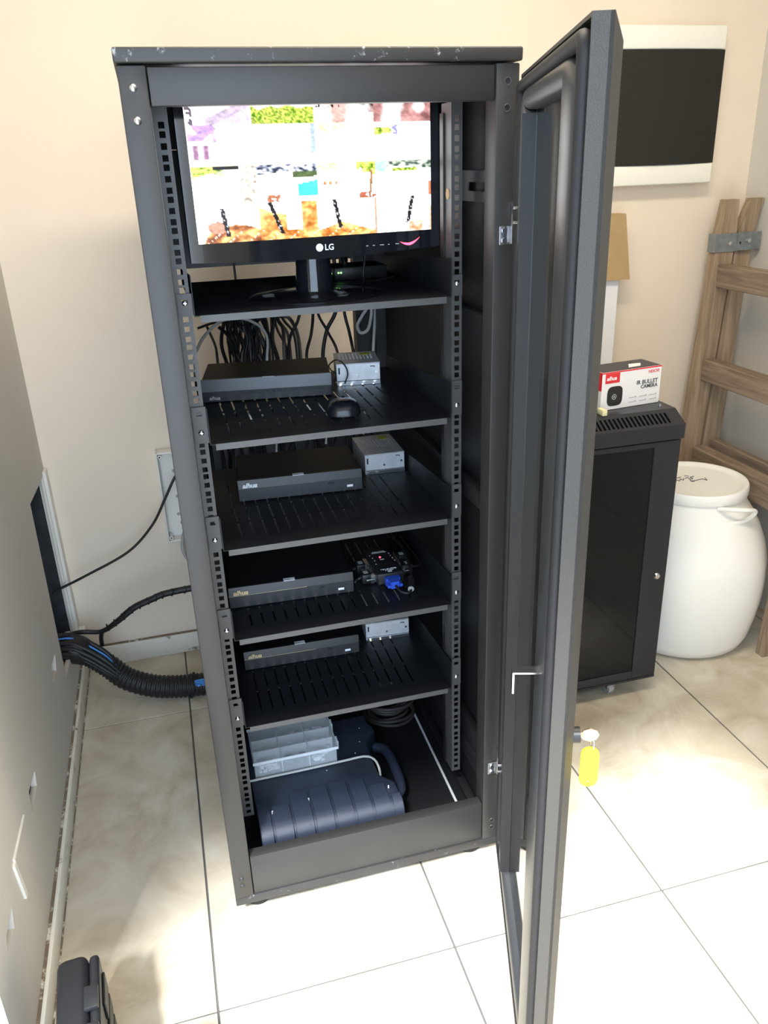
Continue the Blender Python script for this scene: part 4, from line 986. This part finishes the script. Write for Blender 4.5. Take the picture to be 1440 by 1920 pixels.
wp = [(-0.412, 1.005, 0.200), (-0.355, 1.005, 0.210), (-0.292, 1.000, 0.2035), (-0.240, 0.983, 0.238), (-0.186, 0.980, 0.277), (-0.130, 0.978, 0.298), (-0.087, 0.976, 0.311), (-0.006, 0.970, 0.319), (0.06, 0.965, 0.318)]
build('cable_core', MB().tube(wp, 0.0085, n=10, sub=10, rfun=lambda t: 0.85 + 0.35 * min(1, max(0, (t - 0.25) * 5))), cablek, wr, 60)
# spiral wrap turns
wpv = [Vector(p) for p in wp]
for k in range(10):
    t = 2.4 + k * 0.48; i = int(t); f_ = t - i
    if i >= len(wpv) - 1: break
    c = wpv[i].lerp(wpv[i + 1], f_); d = (wpv[i + 1] - wpv[i]).normalized(); u = d.orthogonal().normalized(); w = d.cross(u)
    build('wrap_turn', MB().tube([c + (u * math.cos(a) + w * math.sin(a)) * 0.0108 + d * (0.006 * math.sin(a)) for a in [2 * math.pi * q / 10 for q in range(10)]], 0.0016, n=5, sub=2, closed=True), rubber, wr, 60)
build('branch', MB().tube([(-0.290, 1.000, 0.2035), (-0.297, 1.004, 0.180), (-0.299, 1.006, 0.150)], 0.0065, n=8), cablek, wr, 60)
loose('thin_cable', [(-0.418, 1.065, 0.322), (-0.399, 1.068, 0.333), (-0.316, 1.070, 0.3645), (-0.181, 1.070, 0.4243), (-0.098, 1.070, 0.5016), (-0.048, 1.072, 0.5826), (-0.011, 1.080, 0.6435), (0.03, 1.096, 0.685)], 0.0042, cablek, 'thin black cable sagging from the wall opening up to the junction box')

# junction box on the back wall
jb = thing('junction_box', 'open white plastic junction box on the back wall, half hidden by the rack', 'junction box', (0.05, 1.12, 0.42))
jx0, jx1, jz0, jz1, jy = -0.0600, 0.160, 0.422, 0.718, 1.100
build('back_plate', MB().box(jx0 + 0.004, jx1 - 0.004, YB - 0.006, YB - 0.0005, jz0 + 0.004, jz1 - 0.004), white, jb)
rr = MB()
for (a, b, c, d) in ((jx0, jx0 + 0.006, jz0, jz1), (jx1 - 0.006, jx1, jz0, jz1), (jx0 + 0.006, jx1 - 0.006, jz0, jz0 + 0.006), (jx0 + 0.006, jx1 - 0.006, jz1 - 0.006, jz1)):
    rr.rbox(a, b, jy, YB - 0.0005, c, d, 0.002, 2)
build('rim', rr, white, jb, 30)
for (x, z) in ((jx0 + 0.012, jz0 + 0.014), (jx0 + 0.012, jz1 - 0.014)):
    build('screw_post', MB().cyl((x, jy + 0.003, z), 0.006, 0.036, axis=1, n=14), white, jb, 40)
    build('screw_hole', MB().cyl((x, jy + 0.0022, z), 0.0025, 0.001, axis=1, n=10), rubber, jb)
for (x, z) in ((-0.012, 0.645), (-0.012, 0.560), (-0.016, 0.500), (-0.010, 0.470)):
    build('knockout', MB().cyl((x, YB - 0.0075, z), 0.0055, 0.0016, axis=1, n=14), cableg, jb)
loose('grey_cable', [(-0.008, 1.11, 0.447), (-0.018, 1.098, 0.415), (-0.016, 1.085, 0.385), (0.004, 1.08, 0.355), (0.05, 1.075, 0.34)], 0.005, cableg, 'short grey cable curling out below the junction box')

# ------------------------------------------------------------------ distribution panel on the back wall
dp = thing('distribution_panel', 'white electrical panel with a dark door on the back wall', 'electrical panel', (1.57, 1.12, 1.406))
px0, px1, pz0, pz1, py = 1.385, 1.752, 1.406, 1.838, 1.098
build('housing', MB().rbox(px0, px1, py + 0.006, YB - 0.0004, pz0, pz1, 0.006, 3), panelwhite, dp, 40)
for z0, z1 in ((pz0 - 0.001, 1.4625), (1.7760, pz1 + 0.001)):
    build('cover_band', MB().rbox(px0 - 0.001, px1 + 0.001, py - 0.006, py + 0.0055, z0, z1, 0.005, 3), panelwhite, dp, 40)
n = 14; vs = []; fs = []
for i in range(n + 1):
    x = px0 - 0.002 + (px1 - px0 + 0.004) * i / n; bulge = 0.010 * math.sin(math.pi * i / n)
    for z in (1.4635, 1.7750): vs += [(x, py - 0.002 - bulge, z), (x, py + 0.0055, z)]
for i in range(n):
    a, b = i * 4, i * 4 + 4
    fs += [(a, b, b + 2, a + 2), (a + 1, a + 3, b + 3, b + 1), (a, a + 1, b + 1, b), (a + 2, b + 2, b + 3, a + 3)]
fs += [(0, 2, 3, 1), (4 * n, 4 * n + 1, 4 * n + 3, 4 * n + 2)]
build('door', MB().add(vs, fs), amber, dp, 40)

# ------------------------------------------------------------------ small cabinet on the right
cab = thing('network_cabinet', 'low black network cabinet with a smoked glass door on castors', 'cabinet', (1.0, 0.7, 0.0))
cx0, cx1, cy0, cy1 = 0.735, 1.295, 0.455, 0.93
build('body', MB().box(cx0, cx0 + 0.012, cy0 + 0.012, cy1, 0.060, 0.803).box(cx1 - 0.012, cx1, cy0 + 0.012, cy1, 0.060, 0.803).box(cx0 + 0.012, cx1 - 0.012, cy1 - 0.012, cy1, 0.060, 0.803)
      .box(cx0, cx1, cy0 + 0.002, cy1, 0.052, 0.060), mat('cabinet_paint', (0.018, 0.0195, 0.025), 0.36, bump=0.05, bscale=900), cab)
cp = MATS['cabinet_paint']
# top cap with sloping vented front
capx0, capx1 = cx0 - 0.004, cx1 + 0.004
pro = [(cy0 - 0.004, 0.8035), (cy1 + 0.004, 0.8035), (cy1 + 0.004, 0.8720), (cy0 + 0.048, 0.8720), (cy0 - 0.004, 0.8430)]
vs = [(x, y, z) for x in (capx0, capx1) for y, z in pro]; k = len(pro)
# chamfered front right corner
capm = MB().add(vs, [(j, (j + 1) % k, k + (j + 1) % k, k + j) for j in range(k)] + [tuple(range(k)), tuple(range(k, 2 * k))[::-1]])
capo = build('top_cap', capm, cp, cab)
sd = Vector((0, 0.052, 0.029)).normalized(); nn = Vector((0, -0.029, 0.052)).normalized()
for i in range(34):
    x = cx1 - 0.040 - i * 0.0125
    b0 = Vector((x, cy0 - 0.004, 0.8430)) + sd * 0.010
    build('vent_slot', MB().box(0, 0.0055, 0, 0.036, 0, 0.0006, M=frame(b0 + nn * 0.0001, (1, 0, 0), sd, nn)), mat('slot_black', (0.002, 0.002, 0.002), 0.95, spec=0.05), capo)
dr = MB()
for (a, b, c, d) in ((cx0 + 0.002, cx0 + 0.085, 0.062, 0.800), (cx1 - 0.078, cx1 - 0.001, 0.062, 0.800), (cx0 + 0.085, cx1 - 0.078, 0.062, 0.088), (cx0 + 0.085, cx1 - 0.078, 0.785, 0.800)):
    dr.rbox(a, b, cy0, cy0 + 0.011, c, d, 0.0015, 1)
cdoor = build('door', dr, cp, cab, 30)
build('glass_pane', MB().box(cx0 + 0.083, cx1 - 0.076, cy0 + 0.004, cy0 + 0.0085, 0.086, 0.787), darkglass, cdoor)
build('door_lock', MB().lathe([(0.0001, -0.006), (0.0035, -0.006), (0.0036, -0.0045), (0.0075, -0.0042), (0.0095, -0.001), (0.0100, 0.0)], n=24, M=frame((cx1 - 0.030, cy0 - 0.0002, 0.398), (1, 0, 0), (0, 0, 1), (0, 1, 0))), steel, cdoor, 50)
for x in (cx0 + 0.08, 1.166):
    for y in (cy0 + 0.035, cy1 - 0.06):
        c_ = build('castor', MB().box(x - 0.018, x + 0.018, y - 0.018, y + 0.018, 0.047, 0.0515).box(x - 0.012, x - 0.009, y - 0.012, y + 0.016, 0.018, 0.047).box(x + 0.009, x + 0.012, y - 0.012, y + 0.016, 0.018, 0.047), zinc, cab, 30)
        build('wheel', MB().cyl((x - 0.008, y + 0.004, 0.0198), 0.0193, 0.016, axis=0, n=20), cableg, c_, 40)

# camera carton on the cabinet
czt = 0.8726
bx = thing('camera_carton', 'white and red camera carton standing on the low cabinet', 'carton', (1.100, 0.545, czt), math.atan2(0.022, 0.189), local=True)
bw, bd, bh = 0.190, 0.085, 0.102
build('box', MB().rbox(0, bw, 0, bd, 0, bh, 0.0008, 1), mat('carton_white', (0.84, 0.83, 0.83), 0.42), bx)
build('red_edge', MB().box(0, bw, -0.0004, -0.0001, bh - 0.0035, bh).box(-0.0004, -0.0001, 0, bd, bh * 0.52, bh), redink, bx)
build('dark_top', MB().box(0.002, bw - 0.002, 0.002, bd - 0.001, bh + 0.0001, bh + 0.0004), darkink, bx)
build('top_print', MB().plate([(0.095, 0.018), (0.135, 0.020), (0.155, 0.045), (0.145, 0.048), (0.118, 0.050), (0.105, 0.030)], [], 0.0003, frame((0, 0, bh + 0.0005), (1, 0, 0), (0, 1, 0), (0, 0, 1))), whiteink, bx)
build('red_label', MB().box(0.010, 0.055, -0.0008, -0.0004, bh - 0.030, bh - 0.004), redink, bx)
build('label_print', text_mb('alhua', 0.0150, FRONT((0.0135, -0.0010, bh - 0.022)), shear=0.25, bold=0.0003), whiteink, bx)
lens = []
for i in range(36):
    a = 2 * math.pi * i / 36; e = 0.55
    lens.append((0.043 + 0.0245 * math.copysign(abs(math.cos(a)) ** e, math.cos(a)), 0.036 + 0.0265 * math.copysign(abs(math.sin(a)) ** e, math.sin(a))))
build('camera_picture', MB().plate(lens, [], 0.0004, FRONT((0, -0.0004, 0)) @ Matrix.Shear('XY', 4, (0, 0)) if False else FRONT((0, -0.0004, 0))), mat('print_black', (0.02, 0.02, 0.022), 0.4), bx)
build('lens_ring', MB().lathe([(0.0055, 0), (0.0075, 0)], n=24, M=FRONT((0.041, -0.0010, 0.034))), greyink, bx)
build('lens_ring', MB().lathe([(0.0, 0), (0.0028, 0)], n=20, M=FRONT((0.041, -0.0010, 0.034))), greyink, bx)
build('title_print', text_mb('IR BULLET', 0.0155, FRONT((bw - 0.010, -0.0006, 0.058)), align='RIGHT', bold=0.0002), darkink, bx)
build('title_print', text_mb('CAMERA', 0.0140, FRONT((bw - 0.010, -0.0006, 0.046)), align='RIGHT', bold=0.0002), darkink, bx)
build('series_print', text_mb('HDCVI', 0.0115, FRONT((bw - 0.008, -0.0006, bh - 0.0165)), align='RIGHT', bold=0.0001), redink, bx)
for i in range(3):
    for j in range(2):
        build('small_print', MB().box(0.090 + i * 0.033, 0.108 + i * 0.033, -0.0006, -0.0003, 0.012 + j * 0.012, 0.0135 + j * 0.012).box(0.109 + i * 0.033, 0.113 + i * 0.033, -0.0006, -0.0003, 0.012 + j * 0.012, 0.0155 + j * 0.012), greyink, bx)
capb = build('cream_tape_end', MB().rbox(1.082, 1.096, 0.500, 0.530, czt, czt + 0.016, 0.002, 2), mat('cream_plastic', (0.75, 0.72, 0.42), 0.5), origin=(1.089, 0.515, czt), smooth=30)
tag(capb, 'small cream plastic block at the left end of the camera carton', 'plastic block')
sc = build('loose_screw', MB().cyl((1.268, 0.528, czt), 0.005, 0.003, n=10).cyl((1.268, 0.528, czt + 0.003), 0.0025, 0.004, n=8), zinc, origin=(1.268, 0.528, czt)); tag(sc, 'loose screw on the cabinet top in front of the carton', 'screw')

# ------------------------------------------------------------------ barrel
BC = (1.575, 0.752)
bar = thing('plastic_barrel', 'white plastic barrel with handwriting on its lid between cabinet and ladder', 'barrel', (BC[0], BC[1], 0))
prof = [(0.0001, 0.006), (0.165, 0.006), (0.188, 0.001), (0.208, 0.010), (0.222, 0.040), (0.235, 0.10), (0.245, 0.17), (0.248, 0.23), (0.244, 0.30), (0.230, 0.36), (0.207, 0.415), (0.184, 0.455), (0.166, 0.482), (0.158, 0.496), (0.155, 0.512), (0.0001, 0.512)]
build('body', MB().lathe(prof, (BC[0], BC[1], 0), 64), barrelmat, bar, 50)
lp = [(0.159, 0.5125), (0.161, 0.517), (0.161, 0.540), (0.158, 0.546), (0.151, 0.547), (0.146, 0.5445), (0.138, 0.5385), (0.128, 0.537), (0.0001, 0.537)]
build('lid', MB().lathe(lp, (BC[0], BC[1], 0), 64), barrelmat, bar, 50)
aa = math.atan2(-0.78, 0.30)
def pol(r, a, z): return (BC[0] + r * math.cos(a), BC[1] + r * math.sin(a), z)
for d0 in (0, 180):
    build('handle', MB().tube([pol(r_, math.radians(a_ + d0), z_) for r_, a_, z_ in ((0.155, -98, 0.505), (0.182, -90, 0.510), (0.200, -77, 0.507), (0.204, -67, 0.498), (0.200, -62, 0.483), (0.192, -66, 0.468), (0.184, -76, 0.462), (0.172, -90, 0.462))], 0.0065, n=10), barrelmat, bar, 60)
zi = 0.5378
def ink(pts): return MB().tube([(BC[0] + x, BC[1] + y, zi) for x, y in pts], 0.0011, n=5, sub=5)
strokes = [[(0.045, 0.012), (0.038, -0.010), (0.030, 0.004), (0.012, 0.002), (-0.004, 0.000)], [(-0.004, 0.016), (-0.012, 0.006), (-0.004, -0.004), (-0.014, -0.002)], [(0.020, 0.034), (0.004, 0.030), (0.006, 0.018), (-0.006, 0.016), (-0.004, 0.030), (-0.016, 0.028)],
           [(-0.020, 0.030), (-0.030, 0.016), (-0.034, 0.028), (-0.044, 0.014), (-0.050, 0.024), (-0.060, 0.012), (-0.072, 0.020)], [(-0.022, 0.042), (-0.036, 0.040), (-0.050, 0.036), (-0.066, 0.040)], [(0.006, 0.040), (-0.004, 0.050)]]
for s_ in strokes: build('handwriting', ink(s_), darkink, bar)

# ------------------------------------------------------------------ wooden ladder against the right wall
lad = thing('wooden_ladder', 'old wooden folding step ladder leaning in the right corner', 'ladder', (1.76, 0.8, 0.0))
def bar_(name, x0b, x1b, x0t, x1t, y0, y1, z0, z1, m_, taper=None):
    mb = MB().hexa([(x0b, y0, z0), (x1b, y0, z0), (x1b, y1, z0), (x0b, y1, z0), (x0t, y0, z1), (x1t, y0, z1), (x1t, y1, z1), (x0t, y1, z1)])
    if taper: 
        (a, b, zt) = taper
        mb.hexa([(x0t, y0, z1), (x1t, y0, z1), (x1t, y1, z1), (x0t, y1, z1), (a, y0, zt), (b, y0, zt), (b, y1, zt), (a, y1, zt)])
    return build(name, mb, m_, lad)
bar_('stile', 1.696, 1.768, 1.766, 1.833, 1.040, 1.072, 0.0005, 1.245, woodA, (1.781, 1.829, 1.354))      # far stile, front frame
bar_('stile', 1.790, 1.860, 1.842, 1.902, 1.046, 1.078, 0.0005, 1.245, woodA, (1.882, 1.926, 1.354))      # far stile, rear frame
bar_('stile', 1.722, 1.772, 1.80, 1.85, 0.505, 0.537, 0.0005, 1.35, woodA)                                 # near stile, front frame
for (xz, z0, z1) in ((1.777, 1.086, 1.157), (1.762, 0.777, 0.850), (1.764, 0.455, 0.540)):
    # the tread: front board with a flat top
    build('step', MB().rbox(xz, xz + 0.050, 0.538, 1.0395, z0, z1, 0.003, 1), woodR, lad)
build('cross_brace', MB().rbox(1.835, 1.860, 0.5370, 1.0455, 0.50, 0.56, 0.003, 1), woodR, lad)
build('stile', MB().hexa([(1.800, 0.505, 0.0005), (1.850, 0.505, 0.0005), (1.850, 0.5365, 0.0005), (1.800, 0.5365, 0.0005), (1.855, 0.505, 1.35), (1.905, 0.505, 1.35), (1.905, 0.5365, 1.35), (1.855, 0.5365, 1.35)]), woodA, lad)
st = build('hinge_strap', MB().box(1.756, 1.842, 1.0362, 1.0395, 1.196, 1.2525).box(1.756, 1.760, 1.0396, 1.074, 1.196, 1.2525), strapmat, lad)
st2 = build('hinge_strap', MB().box(1.835, 1.922, 1.0325, 1.0358, 1.1985, 1.2535), strapmat, lad)
build('bolt', MB().cyl((1.808, 1.0315, 1.222), 0.006, 0.0045, axis=1, n=12), steel, st, 40)
build('bolt', MB().cyl((1.876, 1.0270, 1.228), 0.007, 0.0055, axis=1, n=12), steel, st2, 40)
build('bolt', MB().cyl((1.846, 1.0318, 1.222), 0.004, 0.0008, axis=1, n=10), rubber, st2, 40)

# ------------------------------------------------------------------ panel and cardboard behind the door
bd_ = build('white_panel', MB().rbox(1.17, 1.447, 1.082, 1.100, 0.0006, 1.160, 0.002, 1), board, origin=(1.31, 1.09, 0)); tag(bd_, 'white board standing against the back wall behind the open door', 'board')
cb_ = thing('cardboard_sleeve', 'brown cardboard sleeve over the top of the white board', 'cardboard', (1.31, 1.09, 1.13))
build('front_flap', MB().hexa([(1.14, 1.066, 1.128), (1.476, 1.066, 1.128), (1.476, 1.071, 1.128), (1.14, 1.071, 1.128), (1.15, 1.070, 1.322), (1.448, 1.070, 1.322), (1.448, 1.075, 1.322), (1.15, 1.075, 1.322)]), card, cb_)
build('back_flap', MB().box(1.15, 1.450, 1.112, 1.117, 1.13, 1.322), card, cb_)
build('top_fold', MB().box(1.15, 1.448, 1.0705, 1.117, 1.3222, 1.327), card, cb_)
build('side_fold', MB().hexa([(1.471, 1.0715, 1.128), (1.476, 1.0715, 1.128), (1.476, 1.1118, 1.128), (1.471, 1.1118, 1.128), (1.443, 1.0755, 1.322), (1.448, 1.0755, 1.322), (1.448, 1.1118, 1.322), (1.443, 1.1118, 1.322)]), card, cb_)

# ------------------------------------------------------------------ black moulded case at the bottom left of the frame
bc = thing('black_case', 'black moulded plastic case standing on end at the lower left', 'case', (-0.275, -0.30, 0.0), math.radians(4), local=True)
build('shell', MB().rbox(-0.036, 0.018, -0.16, 0.13, 0.0005, 0.215, 0.016, 4), mat('case_black', (0.022, 0.024, 0.028), 0.40, bump=0.15, bscale=500), bc, 40)
build('rim', MB().rbox(0.0182, 0.036, -0.155, 0.125, 0.006, 0.209, 0.008, 3), MATS['case_black'], bc, 40)
build('shadow_block', MB().rbox(0.042, 0.112, -0.20, -0.11, 0.0005, 0.29, 0.018, 4), MATS['case_black'], bc, 40)  # unseen block added to widen the shadow cast by the case
for i, z0 in enumerate((0.030, 0.085, 0.140)):
    build('grip_block', MB().rbox(0.0362, 0.041, 0.04, 0.105, z0, z0 + 0.042, 0.003, 2), MATS['case_black'], bc, 40)
for y0 in (-0.13, -0.06, 0.01):
    build('top_block', MB().rbox(0.010, 0.034, y0, y0 + 0.045, 0.2092, 0.219, 0.003, 2), MATS['case_black'], bc, 40)
